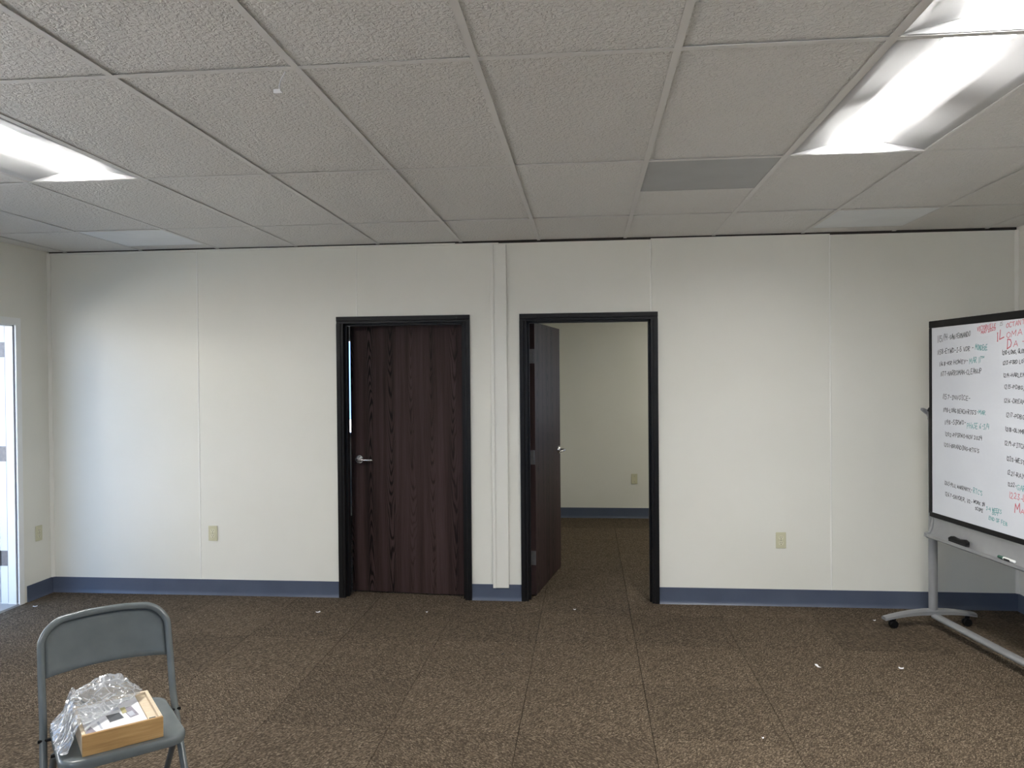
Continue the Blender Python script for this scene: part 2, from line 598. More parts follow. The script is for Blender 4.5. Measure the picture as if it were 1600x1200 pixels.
_tm = {}
kx = [XL] + [fx0 + k * TS for k in range(-10, 10) if XL + 0.05 < fx0 + k * TS < XR - 0.05] + [XR]
ky = [YN] + [fy0 + k * 0.6 for k in range(-20, 12) if YN + 0.05 < fy0 + k * 0.6 < YO - 0.05] + [YO]
for i in range(len(kx) - 1):
    for j in range(len(ky) - 1):
        sx, sy = round(kx[i + 1] - kx[i] - 0.0022, 4), round(ky[j + 1] - ky[j] - 0.0022, 4)
        if (sx, sy) not in _tm: _tm[(sx, sy)] = tile_mesh('carpet_tile', sx, sy, -0.008, 0.0, M['carpet'], 0.0015)
        share('carpet_tile', _tm[(sx, sy)], floor, (kx[i] + 0.001, ky[j] + 0.001, random.uniform(-0.0006, 0)))

# ---- far wall: dark core, vinyl-faced boards in front, seams between them
DOORS = {1: (-1.847, -0.848), 2: (-0.484, 0.506)}      # outer edges of the frames
FT = 2.087
ops = [(a, b, -1, FT) for a, b in DOORS.values()]
HT = H + 0.25
bm = bmesh.new()
cells(bm, XL, XR, 0, HT, D + 0.010, D + WT - 0.01, ops, 'x')
wall_far = obj('wall_far', bm, M['core'])
tag(wall_far, 'cream vinyl-board wall with two doorways facing the camera', 'wall', kind='structure')
seams = [XL, -2.926, -1.692, -0.632, 0.460, 1.695, XR]
for k in range(6):
    bm = bmesh.new()
    top = H - (0.004 if k < 2 else 0.008 if k < 3 else 0.013)
    if k == 4: top = H - 0.006
    cells(bm, seams[k] + 0.0008, seams[k + 1] - 0.0008, 0, top, D, D + 0.010, ops, 'x')
    obj('wall_panel', bm, M['wall'], wall_far)
for (a, b) in ((XL, -0.632), (-0.632, XR)):
    bm = bmesh.new()
    cells(bm, a, b, 0, HT, D + WT - 0.01, D + WT, ops, 'x')
    obj('rear_panel', bm, M['wall'], wall_far)
for k, sx in enumerate(seams[1:-1]):
    if k == 2: continue
    z0 = FT if sx in (-1.692, 0.460) else 0.118
    wd = 0.0055 if sx != -2.926 else 0.006
    bm = bmesh.new()
    add_prism(bm, [(sx - wd, D), (sx - wd * 0.6, D - 0.0022), (sx + wd * 0.6, D - 0.0022), (sx + wd, D)], z0, H - 0.014, 'z')
    obj('seam_strip', bm, M['seam'], wall_far)
# wide cover batten between the doors
t = empty('trim_1', (0, 0, 0))
tag(t, 'wide cream cover batten running down the wall between the two doors', 'trim', kind='structure')
bm = bmesh.new()
add_box(bm, -0.688, -0.575, D - 0.015, D - 0.0003, 0.094, H - 0.024, 0.003)
obj('batten', bm, M['trimw'], t)
bm = bmesh.new()
add_box(bm, -0.691, -0.668, D - 0.021, D - 0.0152, 0.094, H - 0.020, 0.0025)
obj('edge_bead', bm, M['trimw'], t)
# thin ledger along the wall head, left half only
bm = bmesh.new()
add_box(bm, XL + 0.012, -0.95, D - 0.012, D - 0.0003, H - 0.019, H - 0.004, 0.002)
tag(obj('trim_2', bm, M['trimw']), 'thin cream angle along the head of the wall left of the doors', 'trim', kind='structure')
bm = bmesh.new()
add_prism(bm, [(XL, D), (XL, D - 0.02), (XL + 0.004, D - 0.02), (XL + 0.02, D - 0.004), (XL + 0.02, D)], 0.118, H - 0.005, 'z')
tag(obj('trim_3', bm, M['trimw']), 'cream corner moulding where left and far walls meet', 'trim', kind='structure')
bm = bmesh.new()
add_prism(bm, [(XR, D), (XR - 0.018, D), (XR - 0.018, D - 0.004), (XR - 0.004, D - 0.018), (XR, D - 0.018)], 0.118, H - 0.013, 'z')
tag(obj('trim_4', bm, M['trimw']), 'cream corner moulding where far and right walls meet', 'trim', kind='structure')

# ---- other walls
bm = bmesh.new()
lo = [(LD0 - 0.045, LD1 + 0.045, -1, 2.085)] + ADDED_WIN_L
cells(bm, YN - 0.12, YO + 0.15, -0.12, HT, EXO, XL, lo, 'y')
tag(obj('wall_left', bm, M['wall']), 'cream left wall with the open outside door', 'wall', kind='structure')
bm = bmesh.new()
cells(bm, YN - 0.12, YO + 0.15, -0.12, HT, XR, XR + 0.13, [], 'y')
tag(obj('wall_right', bm, M['wall']), 'cream right wall behind the rolling whiteboard', 'wall', kind='structure')
bm = bmesh.new()
cells(bm, XL, XR, -0.12, HT, YN - 0.12, YN, ADDED_WIN_N, 'x')
tag(obj('wall_near', bm, M['wall']), 'cream wall behind the camera', 'wall', kind='structure')
bm = bmesh.new()
cells(bm, XL, XR, -0.12, HT, YO, YO + 0.13, [WIN_OA, ADDED_WIN_OB], 'x')
tag(obj('wall_office', bm, M['wall']), 'cream far wall of the offices seen through the open doorway', 'wall', kind='structure')
bm = bmesh.new()
cells(bm, D + WT, YO, 0, HT, -0.69, -0.59, [], 'y')
tag(obj('wall_partition', bm, M['wall']), 'cream partition between the two offices', 'wall', kind='structure')

# ---- baseboards
BH = 0.118
prof = lambda s: [(0, 0), (0, BH), (s * 0.0035, BH - 0.001), (s * 0.0042, 0.03), (s * 0.006, 0.014), (s * 0.011, 0.004), (s * 0.013, 0.0)]
def bb_x(name, x0, x1, y, s, label):
    bm = bmesh.new()
    add_prism(bm, [(y + a, b) for a, b in prof(s)], x0, x1, 'x')
    tag(obj(name, bm, M['base'], smooth=True), label, 'baseboard', kind='structure')
def bb_y(name, y0, y1, x, s, label):
    bm = bmesh.new()
    add_prism(bm, [(x + a, b) for a, b in prof(s)], y0, y1, 'y')
    tag(obj(name, bm, M['base'], smooth=True), label, 'baseboard', kind='structure')
bb_x('baseboard_far', XL + 0.003, DOORS[1][0], D - 0.0003, -1, 'slate blue vinyl baseboard left of the closed door')
bb_x('baseboard_far', DOORS[1][1], DOORS[2][0], D - 0.0003, -1, 'short slate blue baseboard between the two doors')
bb_x('baseboard_far', DOORS[2][1], XR - 0.003, D - 0.0003, -1, 'slate blue vinyl baseboard right of the open door')
bb_y('baseboard_left', 5.29, D, XL, 1, 'slate blue baseboard between the outside door and the corner')
bb_y('baseboard_left', YN, LD0 - 0.09, XL, 1, 'slate blue baseboard along the left wall near the windows')
bb_y('baseboard_right', YN, D, XR, -1, 'slate blue baseboard along the right wall behind the whiteboard')
bb_x('baseboard_office', -0.59, XR, YO, -1, 'dark slate baseboard at the back of the office beyond the open door')

# ---- ceiling: backing, tee grid and lay-in tiles
ceil = bx('ceiling', XL, XR, YN, D + 0.05, H + 0.2, H + 0.25, M['core'])
tag(ceil, 'suspended ceiling of textured lay-in tiles in a painted grid', 'ceiling', kind='structure')
bm = bmesh.new()
for a in ((XL, 1.45, D + WT, YO), (2.05, XR, D + WT, YO), (1.45, 2.05, D + WT, 6.69), (1.45, 2.05, 7.91, YO)): add_box(bm, *a, H, H + 0.13)
tag(obj('ceiling_office', bm, M['tile']), 'plain ceiling of the offices beyond the doors', 'ceiling', kind='structure')
S = 0.6096
gx0, gy0 = -0.9295, 2.3673
nud = {-1: 0.015, 0: 0.022, 1: -0.018, 2: -0.010}       # the grid is not quite true
XS = [gx0 + k * S + nud.get(k, 0) for k in range(-5, 7)]
XI = list(range(-5, 7))
YS = [gy0 + j * 2 * S for j in range(-4, 3)]
FLW = 0.012
def tee(a0, a1, c, axis, z=H):
    bm = bmesh.new()
    pf = [(c - FLW, z), (c + FLW, z), (c + FLW, z + 0.0016), (c + 0.001, z + 0.0016), (c + 0.001, z + 0.036), (c - 0.001, z + 0.036), (c - 0.001, z + 0.0016), (c - FLW, z + 0.0016)]
    add_prism(bm, pf, a0, a1, 'y' if axis == 'y' else 'x')
    return obj('grid_bar', bm, M['grid'], ceil)
for x in XS: tee(YN, D - 0.004, x, 'y')
edges_x = [XL] + XS + [XR]
edges_y = [YN] + YS + [D - 0.004]
light_cells = {(3, 5), (3, 4), (-3, 5), (-3, 2)}    # grid column, row
for yv in YS:
    for i in range(len(edges_x) - 1):
        a, b = edges_x[i], edges_x[i + 1]
        tee(a + (FLW if i else 0), b - (FLW if i < len(edges_x) - 2 else 0), yv, 'x')
VENTS = {(2, 6), (4, 7), (-4, 7)}
_ct = {}
def ctile(x0, x1, y0, y1):
    sx, sy = round(x1 - x0, 4), round(y1 - y0, 4)
    if (sx, sy) not in _ct: _ct[(sx, sy)] = tile_mesh('ceiling_tile', sx, sy, 0, 0.014, M['tile'], 0)
    o = share('ceiling_tile', _ct[(sx, sy)], ceil, (x0, y0, H + random.uniform(0.0036, 0.0062)))
    o.rotation_euler = (random.uniform(-0.0011, 0.0011), random.uniform(-0.0025, 0.0025), 0)
vent_spots = []
light_spots = []
for i in range(len(edges_x) - 1):
    for j in range(len(edges_y) - 1):
        k = XI[i - 1] if i else -6
        x0, x1 = edges_x[i] + (0.004 if i else 0.002), edges_x[i + 1] - (0.004 if i < len(edges_x) - 2 else 0.002)
        y0, y1 = edges_y[j] + 0.004, edges_y[j + 1] - (0.004 if j < len(edges_y) - 2 else 0.0)
        if (k, j) in light_cells:
            light_spots.append(((edges_x[i] + edges_x[i + 1]) / 2, (edges_y[j] + edges_y[j + 1]) / 2, k, j)); continue
        if (k, j) in VENTS:
            ym = edges_y[j] + 0.600
            if j == 7: ym = edges_y[j] + 0.585
            vent_spots.append((edges_x[i], edges_x[i + 1], edges_y[j], ym, k))
            tee(edges_x[i] + FLW, edges_x[i + 1] - FLW, ym, 'x')
            if y1 - ym > 0.06: ctile(x0, x1, ym + 0.004, y1)
            continue
        ctile(x0, x1, y0, y1)

# ---- troffer lights
def troffer(cx, cy, label, lens=None):
    r = empty('ceiling_light', (cx, cy, H))
    tag(r, label, 'ceiling light', 'recessed ceiling lights')
    hx, hy = 0.291, 0.596
    for s in (-1, 1):
        bx('flange', s * hx - 0.007, s * hx + 0.007, -hy, hy, 0.0018, 0.006, M['grid'], r)
        bm = bmesh.new()
        pf = [(s * 0.284, 0.004), (s * 0.24, 0.0145), (s * 0.20, 0.024), (s * 0.155, 0.0345), (s * 0.107, 0.046), (s * 0.107, 0.092)]
        A = [[bm.verts.new((x, y, z)) for x, z in pf] for y in (-hy + 0.006, hy - 0.006)]
        for q in range(len(pf) - 1): bm.faces.new((A[0][q], A[0][q + 1], A[1][q + 1], A[1][q]))
        o = obj('reflector', bm, M['reflector'], r, True)
        md = o.modifiers.new('t', 'SOLIDIFY'); md.thickness = 0.0012; md.offset = 1 if s > 0 else -1
        bm = bmesh.new()
        ys = s * (hy - 0.004)
        add_prism(bm, [(-0.29, 0.003), (0.29, 0.003), (0.24, 0.0145), (0.20, 0.024), (0.155, 0.0345), (0.107, 0.046), (0.107, 0.093), (-0.107, 0.093), (-0.107, 0.046), (-0.155, 0.0345), (-0.20, 0.024), (-0.24, 0.0145)], ys, ys + s * 0.003, 'y')
        obj('end_plate', bm, M['reflector'], r)
    n = 14      # shallow bowed lens atop a centre channel added to keep its light off the reflectors
    pf = [(-0.106 * math.cos(math.pi * q / n), 0.094 - 0.006 * math.sin(math.pi * q / n)) for q in range(n + 1)]
    bm = bmesh.new()
    add_prism(bm, pf, -hy + 0.0075, hy - 0.0075, 'y')
    obj('lens', bm, lens or M['lens'], r, True)
    bx('housing', -0.27, 0.27, -hy, hy, 0.098, 0.11, M['grid'], r)
    return r
lab = {(3, 5): 'lit recessed troffer with bright centre lens above the open doorway side',
       (3, 4): 'lit recessed troffer cut off at the top right of the picture',
       (-3, 5): 'lit recessed troffer at the left edge, above the outside door side',
       (-3, 2): 'lit recessed troffer behind the camera on the left'}
for cx, cy, k, j in light_spots: troffer(cx, cy, lab[(k, j)])
troffer(1.75, 7.3, 'dimly lit troffer on the ceiling of the office beyond the open door', M['lens_dim'])  # added out of view to brighten the office

# ---- perforated vent panels
vl = {2: 'grey perforated air panel directly beyond the right-hand ceiling light column', 4: 'pale grey air panel in the ceiling near the right corner', -4: 'pale grey air panel in the ceiling near the left corner'}
vl[2] = 'dark grey perforated ceiling air panel above the open door'
for x0, x1, y0, y1, k in vent_spots:
    r = empty('ceiling_vent', ((x0 + x1) / 2, (y0 + y1) / 2, H))
    tag(r, vl[k], 'air vent', 'ceiling air panels')
    hx, hy = (x1 - x0) / 2 - 0.003, (y1 - y0) / 2 - 0.003
    bx('perforated_face', -hx, hx, -hy, hy, 0.0030, 0.0055, M['panelvent' if k == 2 else 'panelvent_pale'], r)
    for s in (-1, 1):
        bx('rim', -hx, hx, s * hy - 0.012, s * hy + (0.0), 0.0062, 0.012, M['grid'], r) if s > 0 else bx('rim', -hx, hx, -hy, -hy + 0.012, 0.0062, 0.012, M['grid'], r)

# ---- interior doors
def lever(parent, x, z, yf, s, dirx):
    """s: -1 handle on the -y face; dirx: direction of the lever along x"""
    h = empty('lever_handle', (0, 0, 0), parent=parent)
    bm = bmesh.new()
    add_cyl(bm, (x, yf, z), (x, yf + s * 0.010, z), 0.034, 0.031, 24)
    add_cyl(bm, (x, yf + s * 0.010, z), (x, yf + s * 0.016, z), 0.024, 0.018, 24)
    add_cyl(bm, (x, yf + s * 0.016, z), (x, yf + s * 0.052, z), 0.0105, None, 16)
    hb = obj('rose', bm, M['chrome'], h, True)
    bm = bmesh.new()
    pts = smooth_path([(x - dirx * 0.012, yf + s * 0.052, z), (x + dirx * 0.02, yf + s * 0.057, z), (x + dirx * 0.06, yf + s * 0.055, z - 0.002), (x + dirx * 0.10, yf + s * 0.046, z - 0.004), (x + dirx * 0.116, yf + s * 0.034, z - 0.005)], 4)
    add_tube(bm, pts, [0.0105] * 4 + [0.010] * (len(pts) - 6) + [0.009, 0.007], 12)
    for v in bm.verts: v.co.z = z + (v.co.z - z) * 0.9
    obj('lever', bm, M['chrome'], h, True)
    return h


def interior_door(n, hinge_side, angle, label):
    a, b = DOORS[n]
    root = empty('door_%d' % n, ((a + b) / 2, D, 0))
    tag(root, label, 'door', kind='structure')
    cx = (a + b) / 2
    fr = empty('door_frame', parent=root)
    y0, y1 = -0.014, WT + 0.014
    for s, x in ((1, a - cx), (-1, b - cx)):
        bm = bmesh.new()
        pf = [(x, y0), (x + s * 0.030, y0), (x + s * 0.034, y0 + 0.006), (x + s * 0.050, y0 + 0.006), (x + s * 0.050, 0.034), (x + s * 0.066, 0.034), (x + s * 0.066, 0.074), (x + s * 0.050, 0.074), (x + s * 0.050, y1), (x, y1)]
        add_prism(bm, pf, 0.0, FT - 0.0505, 'z')
        obj('jamb', bm, M['frame'], fr)
    bm = bmesh.new()
    z = FT
    pf = [(y0, z), (y0, z - 0.030), (y0 + 0.006, z - 0.034), (y0 + 0.006, z - 0.050), (0.034, z - 0.050), (0.034, z - 0.066), (0.074, z - 0.066), (0.074, z - 0.050), (y1, z - 0.050), (y1, z)]
    add_prism(bm, pf, a - cx, b - cx, 'x')
    obj('head', bm, M['frame'], fr)
    W = (b - a) - 0.106
    s = 1 if hinge_side == 'left' else -1
    px = (a - cx + 0.053) if hinge_side == 'left' else (b - cx - 0.053)
    leaf = empty('door_leaf', (px, 0.126, 0), R(angle), root)
    x0, x1 = (0.0, W) if s > 0 else (-W, 0.0)
    bm = bmesh.new()
    add_box(bm, x0, x1, -0.048, -0.004, 0.010, FT - 0.053, 0.0015, 1)
    obj('slab', bm, M['wood'], leaf)
    xh = s * (W - 0.068)
    lever(leaf, xh, 1.015, -0.048, -1, -s)
    lever(leaf, xh, 1.015, -0.004, 1, -s)
    bx('latch_plate', s * W - 0.0005 if s > 0 else -W - 0.0012, s * W + 0.0012 if s > 0 else -W + 0.0005, -0.038, -0.014, 0.985, 1.045, M['chrome'], leaf)
    for zc in (1.783, 1.033, 0.286):
        bm = bmesh.new()
        add_box(bm, -s * 0.0022 if s > 0 else 0.0, 0.0 if s > 0 else 0.0022, -0.046, -0.006, zc - 0.053, zc + 0.053)
        add_cyl(bm, (-s * 0.001, 0.002, zc - 0.053), (-s * 0.001, 0.002, zc + 0.053), 0.0065, None, 10)
        for dz in (-0.036, -0.012, 0.012, 0.036):
            add_cyl(bm, (-s * 0.0022, -0.026 + (0.008 if dz * 1000 % 2 else -0.006), zc + dz), (-s * 0.0030, -0.026 + (0.008 if dz * 1000 % 2 else -0.006), zc + dz), 0.0042, None, 8)
        obj('hinge', bm, M['steel'], leaf)
        bm = bmesh.new()       # the leaf let into the jamb
        add_box(bm, min(px - s * 0.003, px - s * 0.0012), max(px - s * 0.003, px - s * 0.0012), 0.082, 0.122, zc - 0.053, zc + 0.053)
        obj('hinge_plate', bm, M['steel'], root)
    return root

interior_door(1, 'right', -5.0, 'dark wood door standing slightly ajar in a black steel frame')
interior_door(2, 'left', 80.0, 'dark wood door swung open into the office in a black frame')

# ---- outside door in the left wall
r = empty('door_3', (XL, (LD0 + LD1) / 2, 0))
tag(r, 'white-framed outside door at the left edge, standing open to daylight', 'door', kind='structure')
yc = (LD0 + LD1) / 2
fr = empty('door_frame', parent=r)
for s in (1, -1):
    e = s * (LD1 - LD0) / 2
    bm = bmesh.new()       # plan profile: casing on the room side, stop, rabbet
    pf = [(0.0075, e + s * 0.050), (0.0075, e), (-0.004, e), (-0.004, e + s * 0.006), (-0.014, e + s * 0.006), (-0.014, e - s * 0.008), (-0.074, e - s * 0.008), (-0.074, e + s * 0.006), (EXO - XL - 0.012, e + s * 0.006), (EXO - XL - 0.012, e + s * 0.062), (EXO - XL, e + s * 0.062), (EXO - XL, e + s * 0.0445), (0.0003, e + s * 0.0445), (0.0003, e + s * 0.050)]
    add_prism(bm, pf, 0, 2.040, 'z')
    obj('jamb', bm, M['white_paint'], fr)
    bm = bmesh.new()
    add_box(bm, -0.0138, -0.0042, min(e + s * 0.0005, e + s * 0.0055), max(e + s * 0.0005, e + s * 0.0055), 0.02, 2.03)
    obj('weatherstrip', bm, M['rubber'], fr)
    bm = bmesh.new()
    add_box(bm, -0.0795, -0.0742, min(e - s * 0.005, e + s * 0.0058), max(e - s * 0.005, e + s * 0.0058), 0.02, 2.03)
    obj('gasket', bm, M['rubber'], fr)
bm = bmesh.new()
e = (LD1 - LD0) / 2
pf = [(0.0075, 2.092), (0.0075, 2.0405), (-0.014, 2.0405), (-0.014, 2.030), (-0.074, 2.030), (-0.074, 2.0405), (EXO - XL - 0.012, 2.0405), (EXO - XL - 0.012, 2.10), (EXO - XL, 2.10), (EXO - XL, 2.084), (0.0003, 2.084), (0.0003, 2.092)]
add_prism(bm, pf, -e - 0.05, e + 0.05, 'y')
obj('head', bm, M['white_paint'], fr)
bm = bmesh.new()
add_prism(bm, [(0.01, 0.0003), (0.0, 0.012), (-0.15, 0.010), (-0.16, 0.0003)], -e, e, 'y')
obj('threshold', bm, M['alu'], fr)
leaf = empty('door_leaf', (EXO - XL - 0.014, e + 0.002, 0), R(-160), r)
bm = bmesh.new()
W3 = 2 * e - 0.004
add_box(bm, 0.004, 0.046, -W3, -0.004, 0.014, 2.03, 0.002, 1)
obj('slab', bm, M['white_paint'], leaf)
bx('window_pane', 0.002, 0.048, -W3 + 0.16, -0.16, 1.05, 1.85, M['rubber'], leaf)
bm = bmesh.new()
add_cyl(bm, (0.0, -W3 + 0.07, 1.0), (-0.05, -W3 + 0.07, 1.0), 0.012, None, 12)
add_tube(bm, [(-0.05, -W3 + 0.06, 1.0), (-0.052, -W3 + 0.12, 1.0), (-0.045, -W3 + 0.18, 0.995)], 0.010, 10)
obj('lever_handle', bm, M['chrome'], leaf, True)
for zc in (1.862, 1.104, 0.342):
    bm = bmesh.new()
    add_box(bm, EXO - XL - 0.012, -0.078, e + 0.0035, e + 0.0058, zc - 0.055, zc + 0.055)
    for q, dz in enumerate((-0.04, -0.013, 0.013, 0.04)):
        xx = -0.092 - (0.014 if q in (1, 2) else 0.026) + 0.014
        add_cyl(bm, (xx, e + 0.0036, zc + dz), (xx, e + 0.0020, zc + dz), 0.005, None, 8)
    obj('hinge', bm, M['steel'], r)
    bm = bmesh.new()
    add_cyl(bm, (EXO - XL - 0.016, e + 0.002, zc - 0.055), (EXO - XL - 0.016, e + 0.002, zc + 0.055), 0.008, None, 12)
    obj('hinge_knuckle', bm, M['steel'], r)

# ---- windows
def window(n, axis, c0, c1, z0, z1, t0, t1, label):
    """axis 'y': window in a wall running along y, t0..t1 its thickness range in x"""
    r = empty('window_%d' % n, ((t0 + t1) / 2, (c0 + c1) / 2, z0) if axis == 'y' else ((c0 + c1) / 2, (t0 + t1) / 2, z0))
    tag(r, label, 'window', kind='structure')
    hw, hh, ht = (c1 - c0) / 2, z1 - z0, abs(t1 - t0) / 2
    def B(name, u0, u1, zz0, zz1, d0, d1, mt):
        if axis == 'y': return bx(name, d0, d1, u0, u1, zz0, zz1, mt, r)
        return bx(name, u0, u1, d0, d1, zz0, zz1, mt, r)
    w_ = 0.035
    for (u0, u1, a0, a1) in ((-hw, -hw + w_, 0, hh), (hw - w_, hw, 0, hh), (-hw + w_, hw - w_, 0, w_), (-hw + w_, hw - w_, hh - w_, hh), (-0.02, 0.02, w_, hh - w_)):
        B('window_frame', u0, u1, a0, a1, -ht, ht, M['white_paint'])
    for s in (-1, 1):
        B('pane', min(s * 0.021, s * (hw - w_)), max(s * 0.021, s * (hw - w_)), w_, hh - w_, -0.002, 0.002, M['glass'])
    return r
for n, (a, b, c, d) in enumerate(ADDED_WIN_L):
    window(n + 1, 'y', a, b, c, d, EXO, XL, ['white two-pane window in the left wall next to the outside door', 'white two-pane window in the left wall beside the camera', 'white two-pane window in the left wall behind the camera'][n])
for n, (a, b, c, d) in enumerate(ADDED_WIN_N):
    window(n + 4, 'x', a, b, c, d, YN - 0.12, YN, ['white two-pane window behind the camera, left one', 'white two-pane window behind the camera, right one'][n])
window(6, 'x', *WIN_OA, YO, YO + 0.13, 'bright two-pane window in the office behind the ajar door')
window(7, 'x', *ADDED_WIN_OB, YO, YO + 0.13, 'two-pane window at the right end of the far office')

# ================================================================== OBJECTS
# ---- wall outlets
def outlet(loc, rz, label, blank=False):
    r = empty('wall_outlet', loc, rz)
    tag(r, label, 'outlet', 'wall outlets')
    bm = bmesh.new()
    add_box(bm, -0.035, 0.035, -0.0065, -0.0003, -0.057, 0.057, 0.003, 2)
    obj('cover_plate', bm, M['ivory'], r)
    if not blank:
        for zc in (-0.0195, 0.0195):
            bm = bmesh.new()
            pf = [(0.0165 * math.cos(t * math.pi / 12) * 1.0, max(-0.0135, min(0.0135, 0.0175 * math.sin(t * math.pi / 12))) + zc) for t in range(24)]
            add_prism(bm, pf, -0.0085, -0.0066, 'y')
            sk = obj('socket', bm, M['ivory2'], r)
            bm = bmesh.new()
            add_box(bm, -0.0075, -0.0050, -0.0090, -0.0086, zc - 0.001, zc + 0.009)
            add_box(bm, 0.0050, 0.0075, -0.0090, -0.0086, zc - 0.001, zc + 0.009)
            add_cyl(bm, (0, -0.0090, zc - 0.008), (0, -0.0086, zc - 0.008), 0.003, None, 10)
            obj('slots', bm, M['slot'], sk)
        zs = (0.0,)
    else:
        zs = (-0.03, 0.03)
    for z in zs:
        bm = bmesh.new()
        add_cyl(bm, (0, -0.0066, z), (0, -0.0078, z), 0.003, None, 10)
        obj('screw', bm, M['steel'], r)
outlet((-2.825, D, 0.468), 0, 'ivory duplex outlet low on the wall left of the ajar door')
outlet((1.351, D, 0.464), 0, 'ivory duplex outlet low on the wall between open door and whiteboard')
outlet((XL, 5.418, 0.485), R(90), 'ivory duplex outlet on the left wall beside the outside door')
outlet((0.531, YO, 0.452), 0, 'blank ivory wall plate inside the office beyond the open door', True)

# ---- rolling whiteboard
BX, BY = 2.18, 5.12
wb = empty('rolling_whiteboard', (BX, BY, 0), R(-82))
tag(wb, 'rolling whiteboard covered in handwritten job notes on a grey wheeled stand', 'whiteboard')
U0, U1, ZB0, ZB1 = -0.006, 1.83, 0.722, 1.960
bx('panel', U0 + 0.010, U1 - 0.010, -0.0118, 0.0118, ZB0 + 0.008, ZB1 - 0.010, None, wb).data.materials.append(
    noisy('whiteboard_enamel', (0.64, 0.665, 0.715), (0.67, 0.695, 0.74), 3, 0.22, spec=0.5))
def frame_bar(x0, x1, z0, z1):
    bm = bmesh.new()
    add_box(bm, x0, x1, -0.0165, 0.0165, z0, z1, 0.003, 2)
    obj('frame_bar', bm, M['black'], wb)
frame_bar(U0, U1, ZB1 - 0.044, ZB1)
frame_bar(U0, U1, ZB0, ZB0 + 0.030)
frame_bar(U0, U0 + 0.026, ZB0 + 0.030, ZB1 - 0.044)
frame_bar(U1 - 0.026, U1, ZB0 + 0.030, ZB1 - 0.044)
# black side channel lower half
bm = bmesh.new(); add_box(bm, U0 - 0.010, U0 - 0.0005, -0.014, 0.016, ZB0 + 0.02, 1.40, 0.002); obj('side_channel', bm, M['black'], wb)
# tray below the board
bm = bmesh.new()
tp = [(-0.013, 0.715), (-0.017, 0.676), (-0.023, 0.645), (-0.034, 0.622), (-0.050, 0.611), (-0.058, 0.612), (-0.0605, 0.622), (-0.0635, 0.622), (-0.064, 0.604), (-0.050, 0.594), (-0.02, 0.594), (0.012, 0.625), (0.016, 0.715)]
add_prism(bm, tp, 0.040, U1 - 0.018, 'x')
tray = obj('pen_tray', bm, M['alu'], wb, True)
bm = bmesh.new(); add_box(bm, U0 + 0.004, U1 - 0.004, -0.019, 0.018, 0.7155, 0.7215, 0.001); obj('lower_rail', bm, M['alu'], wb)
for xe, s in ((0.0395, -1), (U1 - 0.0175, 1)):
    bm = bmesh.new()
    add_prism(bm, [(-0.016, 0.716), (-0.026, 0.66), (-0.040, 0.630), (-0.066, 0.624), (-0.069, 0.602), (-0.050, 0.590), (0.02, 0.590), (0.02, 0.716)], min(xe, xe + s * 0.02), max(xe, xe + s * 0.02), 'x')
    obj('tray_end_cap', bm, M['alu'], wb)
for k, pu in enumerate((-0.045, U1 + 0.045)):
    py = 0.030
    st = empty('stand_leg', parent=wb)
    bm = bmesh.new(); add_cyl(bm, (pu, py, 0.10), (pu, py, 1.335), 0.0265, None, 24)
    obj('post', bm, M['alu'], st, True)
    bm = bmesh.new()     # flared clamp head with a knob and a pivot
    add_cyl(bm, (pu, py, 1.335), (pu, py, 1.352), 0.029, 0.029, 20)
    add_cyl(bm, (pu, py, 1.352), (pu, py - 0.012, 1.395), 0.027, 0.036, 20)
    obj('clamp_head', bm, M['alu'], st, True)
    bm = bmesh.new()
    s = 1 if k == 0 else -1
    add_cyl(bm, (pu + s * 0.012, py - 0.012, 1.392), (pu + s * 0.036, py - 0.014, 1.392), 0.028, 0.026, 16)
    obj('pivot', bm, M['black'], st, True)
    bm = bmesh.new()
    add_tube(bm, [(pu, py - 0.02, 1.385), (pu, py - 0.06, 1.400), (pu - s * 0.005, py - 0.075, 1.402)], [0.008, 0.010, 0.008], 10)
    add_cyl(bm, (pu, py - 0.068, 1.401), (pu, py - 0.040, 1.372), 0.012, 0.006, 10)
    obj('clamp_knob', bm, M['alu'], st, True)
    # arched foot
    bm = bmesh.new()
    n = 16
    A = []
    for i in range(n + 1):
        y = py - 0.325 + 0.60 * i / n
        q = (y - py) / 0.30
        zt = 0.118 - 0.036 * q * q
        th = 0.034 - 0.012 * abs(q)
        wd = 0.031 - 0.004 * abs(q)
        A.append([bm.verts.new((pu + dx, y, z)) for dx, z in ((-wd, zt - th), (-wd, zt - 0.008), (-wd * 0.55, zt), (wd * 0.55, zt), (wd, zt - 0.008), (wd, zt - th))])
    for i in range(n):
        for c in range(6):
            bm.faces.new((A[i][c], A[i + 1][c], A[i + 1][(c + 1) % 6], A[i][(c + 1) % 6]))
    bm.faces.new(A[0]); bm.faces.new(A[-1][::-1])
    bmesh.ops.recalc_face_normals(bm, faces=bm.faces)
    obj('foot', bm, M['alu'], st, True)
    for yy in (py - 0.262, py + 0.222):
        bm = bmesh.new()
        for s2 in (-1, 1):
            add_cyl(bm, (pu + s2 * 0.006, yy, 0.027), (pu + s2 * 0.019, yy, 0.027), 0.027, 0.024, 20)
        add_cyl(bm, (pu - 0.006, yy, 0.027), (pu + 0.006, yy, 0.027), 0.010, None, 10)
        add_box(bm, pu - 0.006, pu + 0.006, yy - 0.012, yy + 0.016, 0.035, 0.066, 0.003)
        add_cyl(bm, (pu, yy, 0.060), (pu, yy, 0.078), 0.007, None, 10)
        obj('castor', bm, M['black'], st, True)
bm = bmesh.new()
add_prism(bm, [(0.030 + 0.030 * math.cos(t * math.pi / 8), 0.078 + 0.017 * math.sin(t * math.pi / 8)) for t in range(16)], -0.02, U1 + 0.02, 'x')
obj('base_bar', bm, M['alu'], wb, True)

